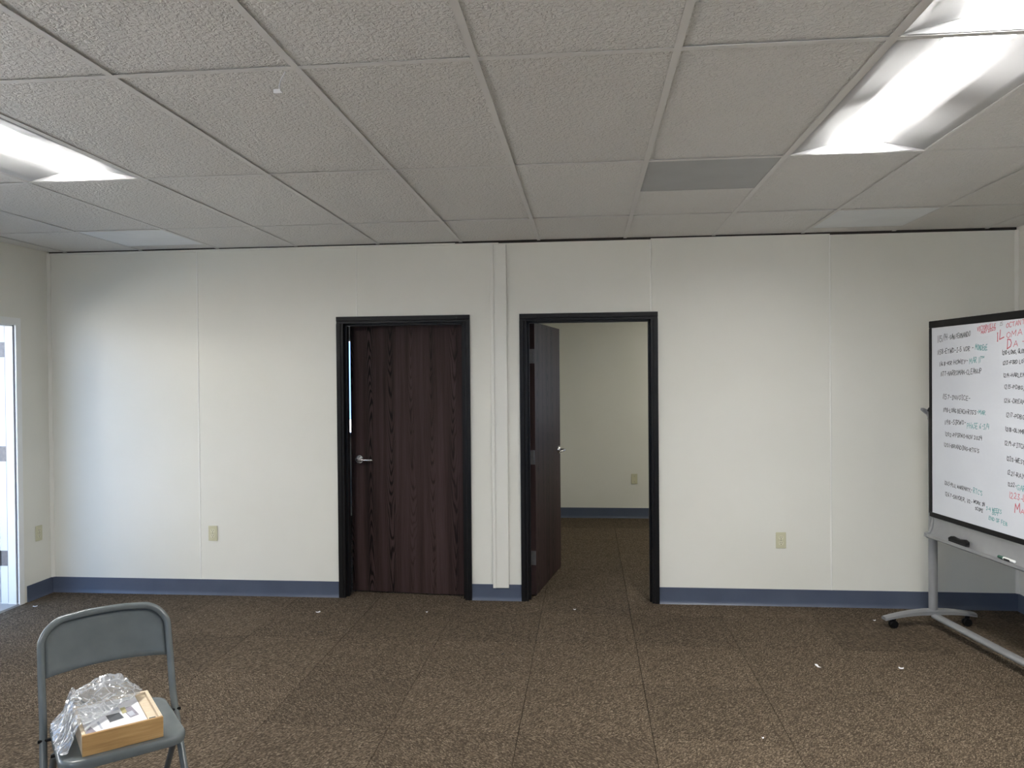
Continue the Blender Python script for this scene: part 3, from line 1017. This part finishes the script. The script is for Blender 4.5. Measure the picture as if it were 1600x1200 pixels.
# handwriting: a single-stroke pen alphabet
GL = {
 'A': '0,0 .3,1 .6,0|.12,.38 .5,.38', 'B': '0,0 0,1 .4,.95 .45,.75 .05,.52 .5,.4 .5,.1 0,0', 'C': '.55,.85 .35,1 .08,.8 0,.45 .1,.12 .35,0 .55,.15',
 'D': '0,0 0,1 .4,.85 .55,.5 .4,.12 0,0', 'E': '.5,1 0,1 0,0 .5,0|0,.5 .4,.52', 'F': '.5,1 0,1 0,0|0,.5 .4,.52', 'G': '.55,.85 .3,1 .05,.75 0,.35 .2,0 .5,.1 .52,.42 .3,.42',
 'H': '0,0 0,1|.5,0 .5,1|0,.5 .5,.5', 'I': '.25,0 .25,1|.1,1 .4,1|.1,0 .4,0', 'K': '0,0 0,1|.5,1 .03,.45 .5,0', 'L': '0,1 0,0 .5,0', 'M': '0,0 .05,1 .32,.35 .6,1 .66,0',
 'N': '0,0 0,1 .5,0 .5,1', 'O': '.3,1 .05,.75 .02,.3 .28,0 .55,.28 .55,.72 .3,1', 'P': '0,0 0,1 .4,.95 .5,.75 .4,.52 0,.48', 'R': '0,0 0,1 .4,.95 .48,.75 .35,.55 .03,.48 .52,0',
 'S': '.5,.88 .3,1 .06,.85 .1,.6 .42,.45 .5,.2 .3,0 .02,.1', 'T': '0,1 .56,1|.28,1 .28,0', 'U': '0,1 .02,.2 .25,0 .48,.2 .5,1', 'V': '0,1 .27,0 .55,1', 'W': '0,1 .15,0 .34,.7 .52,0 .7,1',
 'Y': '0,1 .27,.5|.55,1 .15,-.1', '0': '.25,1 .04,.7 .04,.3 .25,0 .46,.3 .46,.7 .25,1', '1': '.12,1 .12,0', '2': '.02,.8 .2,1 .42,.85 .38,.55 0,0 .48,0',
 '3': '.03,.95 .4,1 .2,.58 .45,.35 .3,.02 0,.08', '4': '.05,1 .02,.48 .48,.48|.4,1 .38,0', '5': '.45,1 .08,1 .05,.6 .38,.6 .45,.25 .25,0 0,.08', '6': '.38,1 .08,.55 .05,.15 .28,0 .45,.25 .28,.45 .06,.3',
 '7': '0,1 .45,1 .15,0', '8': '.25,.52 .05,.75 .25,1 .44,.78 .04,.25 .25,0 .47,.25 .25,.52', '9': '.42,.7 .2,.5 .05,.75 .25,1 .43,.75 .38,0', '-': '.08,.45 .42,.48', '/': '0,-.05 .35,1.05',
 ',': '.15,.1 .05,-.2', "'": '.1,1.05 .08,.8',
}
ADV = {'M': .86, 'W': .88, '1': .34, 'I': .56, ',': .32, "'": .26, '-': .56, ' ': .42, '/': .5}
INK = {'k': mat('black_marker', (0.035, 0.036, 0.045), 0.5), 't': mat('teal_marker', (0.10, 0.34, 0.34), 0.5),
       'r': mat('red_marker', (0.55, 0.10, 0.14), 0.5), 'g': mat('grey_marker', (0.28, 0.28, 0.30), 0.5)}
NOTES = [
    ('k', '115/14', 0.081, 1.823, 0.186, 1.838, 0.040),
    ('k', '-SAN FERNANDO', 0.193, 1.834, 0.401, 1.846, 0.027),
    ('k', '1158-ETWD-I-5 VDR -', 0.081, 1.747, 0.429, 1.763, 0.028),
    ('t', 'MONDERE', 0.446, 1.763, 0.553, 1.759, 0.029),
    ('k', '1168-KR HOWEY-', 0.1, 1.675, 0.376, 1.69, 0.024),
    ('t', 'MAR 11', 0.394, 1.686, 0.492, 1.692, 0.034),
    ('t', 'TH', 0.497, 1.713, 0.525, 1.716, 0.013),
    ('k', '1177-NARROMAN-CLEANUP', 0.113, 1.612, 0.502, 1.63, 0.027),
    ('k', '1157-INVOICE-', 0.132, 1.473, 0.399, 1.47, 0.028),
    ('k', "1198-LONG BEACH-RTG'S", 0.138, 1.394, 0.451, 1.39, 0.024),
    ('t', '-MAR', 0.456, 1.398, 0.535, 1.391, 0.024),
    ('k', '1198-SIRWO-', 0.151, 1.316, 0.357, 1.325, 0.028),
    ('t', 'PHASE 6-3/4', 0.369, 1.307, 0.567, 1.313, 0.030),
    ('k', '1202-PPIRWO-NOV 2024', 0.157, 1.246, 0.506, 1.247, 0.023),
    ('k', "1201-BRANDING-RTG'S", 0.144, 1.181, 0.478, 1.171, 0.024),
    ('k', '1265-PLU, WARRANTY,-', 0.149, 0.945, 0.414, 0.937, 0.022),
    ('t', "RTC'S", 0.425, 0.936, 0.505, 0.929, 0.029),
    ('k', '1267-SNYDER, V2-', 0.155, 0.879, 0.414, 0.867, 0.022),
    ('k', 'WORK IN', 0.425, 0.876, 0.527, 0.874, 0.019),
    ('k', 'SCOPE', 0.442, 0.842, 0.51, 0.835, 0.018),
    ('t', '3-4 WEEKS', 0.538, 0.855, 0.666, 0.856, 0.021),
    ('t', 'OUT', 0.587, 0.838, 0.64, 0.84, 0.016),
    ('t', 'END OF FEB', 0.56, 0.808, 0.712, 0.798, 0.020),
    ('r', 'VICTORVILLE', 0.464, 1.869, 0.623, 1.884, 0.025),
    ('r', 'MAY 2025', 0.498, 1.852, 0.623, 1.87, 0.016),
    ('g', 'IS', 0.654, 1.889, 0.68, 1.891, 0.018),
    ('r', 'OCTANT', 0.706, 1.875, 0.848, 1.886, 0.025),
    ('r', 'I', 0.633, 1.809, 0.644, 1.809, 0.050),
    ('r', 'L', 0.654, 1.819, 0.701, 1.83, 0.056),
    ('r', 'OM', 0.711, 1.819, 0.784, 1.828, 0.032),
    ('r', 'A', 0.796, 1.830, 0.829, 1.834, 0.032),
    ('r', 'D', 0.715, 1.76, 0.751, 1.766, 0.049),
    ('r', 'A', 0.765, 1.772, 0.795, 1.774, 0.031),
    ('r', '-', 0.829, 1.787, 0.848, 1.786, 0.020),
    ('k', '1210-LONG, GLEN', 0.675, 1.73, 0.852, 1.735, 0.021),
    ('k', '1213-FORD LOT', 0.679, 1.674, 0.852, 1.682, 0.021),
    ('k', '1214-HARLEN', 0.684, 1.608, 0.847, 1.608, 0.021),
    ('k', '1215-PDBG,', 0.689, 1.545, 0.842, 1.541, 0.021),
    ('k', '1216-DREAM', 0.689, 1.468, 0.851, 1.467, 0.023),
    ('k', '1217-PDBG', 0.704, 1.392, 0.846, 1.383, 0.023),
    ('k', '1218-OLYMP', 0.699, 1.315, 0.851, 1.309, 0.021),
    ('k', '1219-FITCH', 0.693, 1.238, 0.851, 1.228, 0.024),
    ('k', '1220-WEST', 0.708, 1.156, 0.846, 1.147, 0.024),
    ('k', '1221-RAY', 0.713, 1.08, 0.841, 1.072, 0.022),
    ('k', '1222-', 0.718, 1.018, 0.783, 1.017, 0.021),
    ('t', 'GAR', 0.787, 1.007, 0.855, 1.004, 0.031),
    ('r', '1223-L', 0.728, 0.957, 0.855, 0.95, 0.031),
    ('r', 'M', 0.772, 0.882, 0.806, 0.888, 0.048),
    ('r', 'A', 0.816, 0.886, 0.84, 0.887, 0.024),
]
def write(ink, s, u0, z0, u1, z1, h, pen=0.0046):
    rnd = random.Random(s)
    tot = sum(ADV.get(c, .72) for c in s) - 0.12
    k = max(0.004, math.hypot(u1 - u0, z1 - z0)) / tot if len(s) > 1 else None
    ang = math.atan2(z1 - z0, u1 - u0)
    if k is None: k = (u1 - u0) / 0.6
    bm = bmesh.new()
    x = 0.0
    layer = 0
    for c in s:
        if c in GL:
            jy = rnd.uniform(-.09, .09); sc = rnd.uniform(.85, 1.12); sl = rnd.uniform(-.02, .16)
            for st in GL[c].split('|'):
                P = []
                for q in st.split():
                    a, b = map(float, q.split(','))
                    b = b * sc + jy + rnd.uniform(-.04, .04)
                    a = a + sl * b + rnd.uniform(-.03, .03)
                    U, Z = (x + a) * k, b * h
                    P.append(Vector((u0 + U * math.cos(ang), z0 + U * math.sin(ang) + Z)))
                layer += 1
                yy = -0.0122 - 0.00002 * (layer % 12)
                for i in range(len(P) - 1):
                    d = P[i + 1] - P[i]
                    if d.length < 1e-6: continue
                    d = d.normalized(); nn = Vector((-d.y, d.x)) * pen / 2
                    a, b = P[i] - d * pen * .35, P[i + 1] + d * pen * .35
                    vs = [bm.verts.new((v.x, yy, v.y)) for v in (a - nn, b - nn, b + nn, a + nn)]
                    f = bm.faces.new(vs)
                    if f.normal.y > 0: f.normal_flip()
        x += ADV.get(c, .72)
    o = obj('handwriting', bm, INK[ink], wb)
    return o
for n_ in NOTES:
    big = n_[6] > 0.045
    write(*n_, pen=0.0035 if not big else 0.0058)

# eraser and marker lying in the tray
W2 = wb.matrix_basis.copy()
def on_board(u, y, z): return (Matrix.Translation((BX, BY, 0)) @ Matrix.Rotation(R(-82), 4, 'Z')) @ Vector((u, y, z))
er = empty('whiteboard_eraser', on_board(0.345, -0.046, 0.6225), R(-82))
tag(er, 'black felt whiteboard eraser lying in the grey pen tray', 'eraser')
bm = bmesh.new()
tp_ = [(-0.085, 0.020), (-0.06, 0.033), (-0.03, 0.029), (0.0, 0.027), (0.03, 0.031), (0.06, 0.036), (0.085, 0.026)]
pf = [(-0.085, 0.0082)] + tp_ + [(0.085, 0.0082)]
add_prism(bm, pf, -0.015, 0.009, 'y')
es = list(bm.edges); bmesh.ops.bevel(bm, geom=es, offset=0.0015, segments=1, affect='EDGES')
obj('grip', bm, M['black'], er, True)
bx('felt_pad', -0.083, 0.083, -0.0145, 0.0085, 0.0002, 0.008, noisy('black_felt', (0.012, 0.012, 0.012), (0.02, 0.02, 0.02), 200, 0.95, 0.6, 300), er, 0.001)
mk = empty('dry_erase_marker', on_board(0.755, -0.048, 0.6205), R(-82))
tag(mk, 'white marker with a dark green cap lying in the pen tray', 'marker')
wp = mat('white_marker_barrel', (0.82, 0.82, 0.80), 0.35); gc = mat('green_cap', (0.02, 0.09, 0.06), 0.4)
bm = bmesh.new(); add_cyl(bm, (-0.02, 0, 0.0085), (0.062, 0, 0.0085), 0.0085, None, 16); add_cyl(bm, (0.062, 0, 0.0085), (0.067, 0, 0.0085), 0.0085, 0.005, 16); obj('barrel', bm, wp, mk, True)
bm = bmesh.new(); add_cyl(bm, (-0.062, 0, 0.0088), (-0.0202, 0, 0.0088), 0.0076, 0.0088, 16); obj('cap', bm, gc, mk, True)
bm = bmesh.new(); add_cyl(bm, (-0.012, 0, 0.0086), (0.036, 0, 0.0086), 0.0087, None, 16, False)
for f in [f for f in bm.faces if (sum((v.co.z for v in f.verts)) / 4 > 0.0125)]: bmesh.ops.delete(bm, geom=[f], context='FACES')
obj('label_band', bm, M['slot'], mk, True)

# ---- folding chair
CH = R(41)
CX, CY = -1.644, 2.508
ch = empty('folding_chair', (CX, CY, 0), CH)
tag(ch, 'grey metal folding chair in the lower left with a box on its seat', 'chair')
tr_ = 0.0125
hw = 0.209
SX = 0.010          # the frame sits a touch to one side of the box
def arc_pts():
    L = [(-0.222, -0.185, 0.004), (-0.218, -0.06, 0.17), (-0.213, 0.065, 0.36), (-hw, 0.115, 0.46), (-hw, 0.155, 0.58), (-hw + 0.001, 0.178, 0.655)]
    rr = 0.095
    for i in range(1, 8):
        a = math.pi / 2 * i / 8
        z = 0.685 + rr * math.sin(a)
        L.append((-hw + rr - rr * math.cos(a), 0.186 + 0.030 * math.sin(a), z))
    L.append((-hw + rr + 0.02, 0.219, 0.7815)); L.append((-0.05, 0.222, 0.785))
    Rr = [(-x, y, z) for x, y, z in L[::-1]]
    return [(x + SX, y, z) for x, y, z in L + Rr]
bm = bmesh.new()
add_tube(bm, smooth_path(arc_pts(), 3), tr_, 14)
obj('back_frame', bm, M['chair'], ch, True)
# backrest sheet, dished
bm = bmesh.new()
NX, NZ = 28, 8
gridv = []
for i in range(NX + 1):
    x = -0.198 + 0.396 * i / NX
    ax = abs(x)
    zt = 0.777 if ax < 0.112 else 0.688 + 0.089 * math.sqrt(max(0.0, 1 - ((ax - 0.112) / 0.0885) ** 2))
    zb = 0.602 - 0.010 * (ax / 0.198) ** 2
    col = []
    for j in range(NZ + 1):
        z = zb + (zt - zb) * j / NZ
        q = 1 - (ax / 0.209) ** 2
        yb = 0.163 + (z - 0.60) * 0.33
        y = yb + 0.026 * q * (1 - ((z - 0.6) / 0.19) ** 2 * 0.75) 
        col.append(bm.verts.new((x + SX, y, z)))
    gridv.append(col)
for i in range(NX):
    for j in range(NZ):
        bm.faces.new((gridv[i][j], gridv[i + 1][j], gridv[i + 1][j + 1], gridv[i][j + 1]))
o = obj('backrest', bm, M['chair'], ch, True)
md = o.modifiers.new('t', 'SOLIDIFY'); md.thickness = 0.003; md.offset = 0
# seat pan with rolled edge
def rrect(hx, y0, y1, rad, n=8):
    P = []
    for (cx, cy, a0) in ((hx - rad, y1 - rad, 0), (-hx + rad, y1 - rad, 90), (-hx + rad, y0 + rad, 180), (hx - rad, y0 + rad, 270)):
        for k in range(n + 1):
            a = R(a0 + 90 * k / n)
            P.append((cx + rad * math.cos(a), cy + rad * math.sin(a)))
    return P
bm = bmesh.new()
SZ = 0.443
specs = [(0.020, 0.0, -0.001), (0.008, 0.0, 0.0), (0.004, -0.0015, 0.0), (0.0, -0.008, 0.0), (-0.001, -0.018, 0.0), (0.001, -0.030, 0.0), (0.004, -0.032, 0), (0.006, -0.026, 0), (0.010, -0.006, 0)]
rings = []
for ins, dz, _ in specs:
    rings.append([bm.verts.new((x + SX * 0.8, y, SZ + dz)) for x, y in rrect(0.189 - ins, -0.232 + ins, 0.172 - ins, 0.062 - ins * 0.5)])
for a, b in zip(rings, rings[1:]):
    n = len(a)
    for i in range(n): bm.faces.new((a[i], b[i], b[(i + 1) % n], a[(i + 1) % n]))
bm.faces.new(rings[0]); bm.faces.new(rings[-1][::-1])
bmesh.ops.recalc_face_normals(bm, faces=bm.faces)
obj('seat', bm, M['chair'], ch, True)
for s in (-1, 1):
    bm = bmesh.new()
    add_tube(bm, smooth_path([(SX + s * 0.190, -0.05, 0.405), (SX + s * 0.192, 0.06, 0.28), (SX + s * 0.194, 0.20, 0.12), (SX + s * 0.194, 0.29, 0.004)], 4), 0.011, 12)
    obj('rear_leg', bm, M['chair'], ch, True)
    bm = bmesh.new(); add_cyl(bm, (SX + s * 0.2225, -0.1885, 0.0), (SX + s * 0.221, -0.165, 0.03), 0.0148, 0.0142, 14); obj('rubber_foot', bm, M['black'], ch, True)
    bm = bmesh.new(); add_cyl(bm, (SX + s * 0.194, 0.2915, 0.0), (SX + s * 0.194, 0.278, 0.03), 0.0135, 0.013, 14); obj('rubber_foot', bm, M['black'], ch, True)
    bm = bmesh.new()
    add_box(bm, SX + s * 0.186 - 0.002, SX + s * 0.186 + 0.002, -0.06, 0.10, 0.395, 0.418, 0.001)
    add_cyl(bm, (SX + s * 0.184, 0.085, 0.408), (SX + s * 0.228, 0.085, 0.408), 0.006, None, 10)
    add_cyl(bm, (SX + s * 0.184, -0.05, 0.405), (SX + s * 0.201, -0.05, 0.405), 0.006, None, 10)
    obj('hinge_bracket', bm, M['black'], ch)
for (y, z, w_) in ((-0.115, 0.095, 0.218), (0.245, 0.065, 0.193)):
    bm = bmesh.new(); add_tube(bm, [(SX - w_, y, z), (SX + w_, y, z)], 0.008, 10); obj('crossbar', bm, M['chair'], ch, True)

# ---- shallow wooden box on the seat
QX0, QX1, QY0, QY1 = -0.116, 0.122, -0.208, 0.064       # chair frame (y forward is negative)
cm = Matrix.Translation((CX, CY, 0)) @ Matrix.Rotation(CH, 4, 'Z')
zb = SZ + 0.0006
wbx = empty('wooden_box', cm @ Vector(((QX0 + QX1) / 2, (QY0 + QY1) / 2, zb)), CH)
tag(wbx, 'shallow open pine box holding papers on the folding chair seat', 'box')
hx_, hy_, hh_ = (QX1 - QX0) / 2, (QY1 - QY0) / 2, 0.067
tk = 0.011
def plank(name, *a, mt='pine'):
    bm = bmesh.new(); add_box(bm, *a, 0.001, 1); return obj(name, bm, M[mt], wbx)
plank('front_board', -hx_, hx_, -hy_, -hy_ + tk, 0, hh_)
plank('rear_board', -hx_, hx_, hy_ - tk, hy_, 0, hh_, mt='pine_pale')
plank('side_board', -hx_, -hx_ + tk, -hy_ + tk + 0.0003, hy_ - tk - 0.0003, 0, hh_, mt='pine_pale')
plank('side_board', hx_ - tk, hx_, -hy_ + tk + 0.0003, hy_ - tk - 0.0003, 0, hh_, mt='pine_pale')
plank('bottom', -hx_ + tk + 0.0003, hx_ - tk - 0.0003, -hy_ + tk + 0.0003, hy_ - tk - 0.0003, 0.002, 0.007, mt='pine_pale')
plank('inner_rail', hx_ - tk - 0.030, hx_ - tk - 0.0005, -hy_ + tk + 0.001, hy_ - tk - 0.001, 0.0075, hh_ - 0.009, mt='pine_pale')
plank('corner_clip', hx_ - tk - 0.028, hx_ - tk - 0.008, -hy_ + tk + 0.002, -hy_ + tk + 0.016, hh_ - 0.0088, hh_ - 0.003, mt='chair')
# stack of papers filling the box, printed sheet on top
ps = empty('printed_paper_stack', wbx.location + Vector((0, 0, 0.0078)), CH)
tag(ps, 'stack of white printed sheets with small pictures inside the pine box', 'papers')
px0, px1, py0, py1 = -hx_ + tk + 0.002, hx_ - tk - 0.034, -hy_ + tk + 0.002, hy_ - tk - 0.002
pz = hh_ - 0.003
bm = bmesh.new(); add_box(bm, px0, px1, py0, py1, 0, pz - 0.0085, 0.0008, 1); obj('sheets', bm, M['paper'], ps)
def printed(name, pts, mt, lift=0.0003):
    bm = bmesh.new(); add_prism(bm, pts, pz - 0.0084, pz - 0.0084 + lift, 'z'); obj(name, bm, M[mt], ps)
printed('printed_picture', [(-0.035, -0.006), (-0.031, -0.070), (0.013, -0.058), (0.006, -0.004)], 'inkgrey')
printed('printed_picture', [(0.018, 0.022), (0.030, -0.070), (0.058, -0.060), (0.048, 0.030)], 'inkmauve', 0.0004)
printed('printed_picture', [(0.026, -0.022), (0.032, -0.062), (0.049, -0.054), (0.044, -0.012)], 'inklight', 0.0007)
printed('printed_picture', [(0.013, 0.030), (0.014, -0.022), (0.028, -0.016), (0.028, 0.034)], 'inkyellow', 0.0006)
printed('printed_picture', [(px0 + 0.001, -0.100), (px0 + 0.001, py0 + 0.001), (-0.076, py0 + 0.001), (-0.088, -0.066)], 'inkmauve')
printed('printed_column', [(-0.066, -0.040), (-0.062, -0.110), (-0.056, -0.108), (-0.060, -0.038)], 'inklight')
printed('printed_column', [(-0.02, 0.045), (-0.02, 0.02), (0.010, 0.026), (0.010, 0.05)], 'inklight')

# ---- crumpled clear plastic bag over the left of the box
def bag():
    bm = bmesh.new()
    rnd = random.Random(11)
    # outline in the chair frame (x, y): spills over the left of the seat and the back of the box
    OUT = [(-0.178, -0.190), (-0.160, -0.188), (-0.122, -0.172), (-0.085, -0.156), (-0.04, -0.116), (0.004, -0.078), (0.055, -0.030), (0.085, -0.002), (0.102, 0.035), (0.098, 0.062), (0.060, 0.090), (0.0, 0.105), (-0.06, 0.12), (-0.12, 0.135), (-0.165, 0.140), (-0.184, 0.08), (-0.186, -0.05), (-0.186, -0.13)]
    def inside(x, y):
        c = False
        for i in range(len(OUT)):
            (x1, y1), (x2, y2) = OUT[i], OUT[i - 1]
            if (y1 > y) != (y2 > y) and x < (x2 - x1) * (y - y1) / (y2 - y1) + x1: c = not c
        return c
    def edged(x, y):
        d = 9
        for i in range(len(OUT)):
            a, b = Vector(OUT[i]), Vector(OUT[i - 1])
            t_ = max(0, min(1, (Vector((x, y)) - a).dot(b - a) / (b - a).length_squared))
            d = min(d, (a + (b - a) * t_ - Vector((x, y))).length)
        return d
    def basez(x, y):
        # smooth drape from the box rim down to the seat
        dx = max(QX0 - x, 0, x - QX1); dy = max(QY0 - y, 0, y - QY1)
        q = min(1.0, math.hypot(dx, dy) / 0.045)
        return SZ + 0.004 + (hh_ + 0.003) * (1 - q * q * (3 - 2 * q))
    def ridge(x, y, s, o_):
        v = noise.noise(Vector((x * s + o_, y * s * 1.1, o_ * 1.7)))
        return 1 - abs(v) * 2.2
    n = 60
    V = {}
    x0, x1, y0, y1 = -0.19, 0.11, -0.195, 0.145
    for i in range(n + 1):
        for j in range(n + 1):
            x = x0 + (x1 - x0) * i / n + rnd.uniform(-.0018, .0018)
            y = y0 + (y1 - y0) * j / n + rnd.uniform(-.0018, .0018)
            if not inside(x, y): continue
            e = min(1.0, edged(x, y) / 0.03)
            puff = 0.050 * math.exp(-(((x - 0.010) / 0.07) ** 2 + ((y - 0.072) / 0.042) ** 2)) + 0.026 * math.exp(-(((x + 0.08) / 0.06) ** 2 + ((y - 0.06) / 0.07) ** 2)) + 0.022 * math.exp(-(((x + 0.145) / 0.04) ** 2 + ((y + 0.02) / 0.12) ** 2)) + 0.006
            p_, q_ = (x + y) * 0.707, (x - y) * 0.707          # creases run along the pull of the film
            c = 0.016 * ridge(p_ * 0.45, q_, 17, 3.1) + 0.009 * ridge(p_ * 0.3 + q_ * 0.2, q_, 42, 8.2) + 0.0025 * ridge(x, y + .4 * x, 80, 1.3)
            V[(i, j)] = bm.verts.new((x, y, basez(x, y) + 0.0015 + max(0.0, puff * (0.35 + e * .65) + c * (0.3 + 0.7 * e))))
    for i in range(n):
        for j in range(n):
            q = [V.get((i, j)), V.get((i + 1, j)), V.get((i + 1, j + 1)), V.get((i, j + 1))]
            if all(q):
                bm.faces.new((q[0], q[1], q[2])); bm.faces.new((q[0], q[2], q[3]))
    o = obj('plastic_bag', bm, M['film'])
    o.location = (CX, CY, 0)
    o.rotation_euler = (0, 0, CH)
    tag(o, 'crumpled clear plastic bag lying over the left of the pine box', 'plastic bag')
bag()

# ---- bits on the floor and the ceiling
def scrap(name, x, y, L, Wd, rz, label, material='paper', curl=0.004):
    bm = bmesh.new()
    n = 6
    rnd = random.Random(label)
    A = []
    for i in range(n + 1):
        t_ = i / n - .5
        z = 0.0015 + curl * (2 * t_) ** 2
        w_ = Wd / 2 * rnd.uniform(.7, 1.1)
        A.append([bm.verts.new((t_ * L, -w_, z)), bm.verts.new((t_ * L, w_, z + curl * .3)), bm.verts.new((t_ * L, w_, z + curl * .3 + .0012)), bm.verts.new((t_ * L, -w_, z + .0012))])
    for i in range(n):
        for c in range(4): bm.faces.new((A[i][c], A[i + 1][c], A[i + 1][(c + 1) % 4], A[i][(c + 1) % 4]))
    bm.faces.new(A[0][::-1]); bm.faces.new(A[-1])
    bmesh.ops.recalc_face_normals(bm, faces=bm.faces)
    o = obj(name, bm, M[material])
    o.location = (x, y, 0.0); o.rotation_euler = (0, 0, rz)
    tag(o, label, 'paper scrap', 'litter on the carpet')
scrap('paper_scrap', 1.270, 4.419, 0.050, 0.016, R(100), 'long white paper scrap on the carpet right of centre')
scrap('paper_scrap', 1.716, 4.424, 0.026, 0.020, R(-20), 'small white paper scrap on the carpet below the whiteboard foot')
scrap('paper_scrap', -1.879, 5.195, 0.030, 0.016, R(30), 'pale paper scrap on the carpet before the ajar door')
scrap('paper_scrap', -1.119, 5.247, 0.012, 0.010, R(10), 'tiny pale speck of paper in front of the ajar door, right side')
scrap('paper_scrap', -0.097, 5.375, 0.018, 0.010, R(0), 'tiny white speck of paper at the open doorway')
scrap('paper_scrap', 0.773, 3.528, 0.009, 0.008, R(0), 'tiny white speck of paper on the bare carpet nearest the camera')
scrap('paper_scrap', -3.983, 5.187, 0.030, 0.010, R(20), 'pale thread of paper by the outside door')
scrap('paper_scrap', 1.876, 5.271, 0.016, 0.010, R(0), 'tiny white scrap beside the whiteboard castor')
scrap('carpet_fluff', -0.507, 4.478, 0.016, 0.010, R(40), 'dark bit of fluff on the carpet in the middle', 'slot')
scrap('carpet_fluff', -1.721, 4.789, 0.030, 0.006, R(10), 'dark thread on the carpet in front of the ajar door', 'slot')

bm = bmesh.new()
sx_, sy_ = -0.965, 2.395
add_tube(bm, smooth_path([(sx_ + 0.012, sy_, H + 0.002), (sx_ - 0.010, sy_ + 0.012, H - 0.022), (sx_ - 0.014, sy_ + 0.012, H - 0.050), (sx_ - 0.004, sy_ + 0.010, H - 0.062)], 5), 0.0022, 6)
so = obj('dangling_string', bm, M['paper'])
bm2 = bmesh.new()
tag(so, 'short white string with a scrap of tape hanging from the ceiling grid', 'string')
add_box(bm2, sx_ - 0.034, sx_ - 0.010, sy_ + 0.010, sy_ + 0.0115, H - 0.062, H - 0.048, 0.0005, 1)
obj('tape_scrap', bm2, M['paper'], so)

# ================================================================== OUTSIDE (seen as a sliver through the open door)
g = bx('ground', -40, 40, -40, 40, -0.75, -0.60, noisy('pale_asphalt', (0.40, 0.40, 0.39), (0.48, 0.475, 0.46), 2, 0.95, 0.4, 60))
tag(g, 'pale grey pavement outside the open door', 'ground', kind='structure')
pl = bx('porch_landing', EXO - 1.9, EXO - 0.002, 3.0, 6.6, -0.58, -0.03, M['concrete'], None, 0.01)
tag(pl, 'grey concrete landing outside the open door', 'landing', kind='structure')
hr = empty('handrail', (EXO - 1.8, 4.8, -0.03))
tag(hr, 'white pipe handrail around the outside landing', 'railing')
for y in (-1.7, -0.85, 0.0, 0.85, 1.7):
    bm = bmesh.new(); add_cyl(bm, (0, y, 0), (0, y, 1.0), 0.022, None, 12); obj('post', bm, M['white_paint'], hr, True)
for z in (0.14, 0.45, 0.72, 1.0):
    bm = bmesh.new(); add_cyl(bm, (0, -1.74, z), (0, 1.74, z), 0.02, None, 12); obj('rail', bm, M['white_paint'], hr, True)
nb_ = empty('neighbouring_building', (-16.0, 12.0, -0.6))
tag(nb_, 'brown and pale building with dark windows across the yard', 'building')
bx('wall', -3, 3, -16, 16, 0, 1.25, noisy('brown_cladding', (0.22, 0.15, 0.11), (0.28, 0.2, 0.15), 2, 0.8), nb_)
bx('upper_wall', -2.95, 2.95, -16, 16, 1.25, 4.2, M['white_paint'], nb_)
for k in range(7):
    f = bx('window', 2.951, 3.02, -14 + 4 * k, -11.2 + 4 * k, 1.35, 2.75, M['slot'], nb_)
bx('roof', -3.3, 3.3, -16.3, 16.3, 4.2, 4.45, M['alu'], nb_)
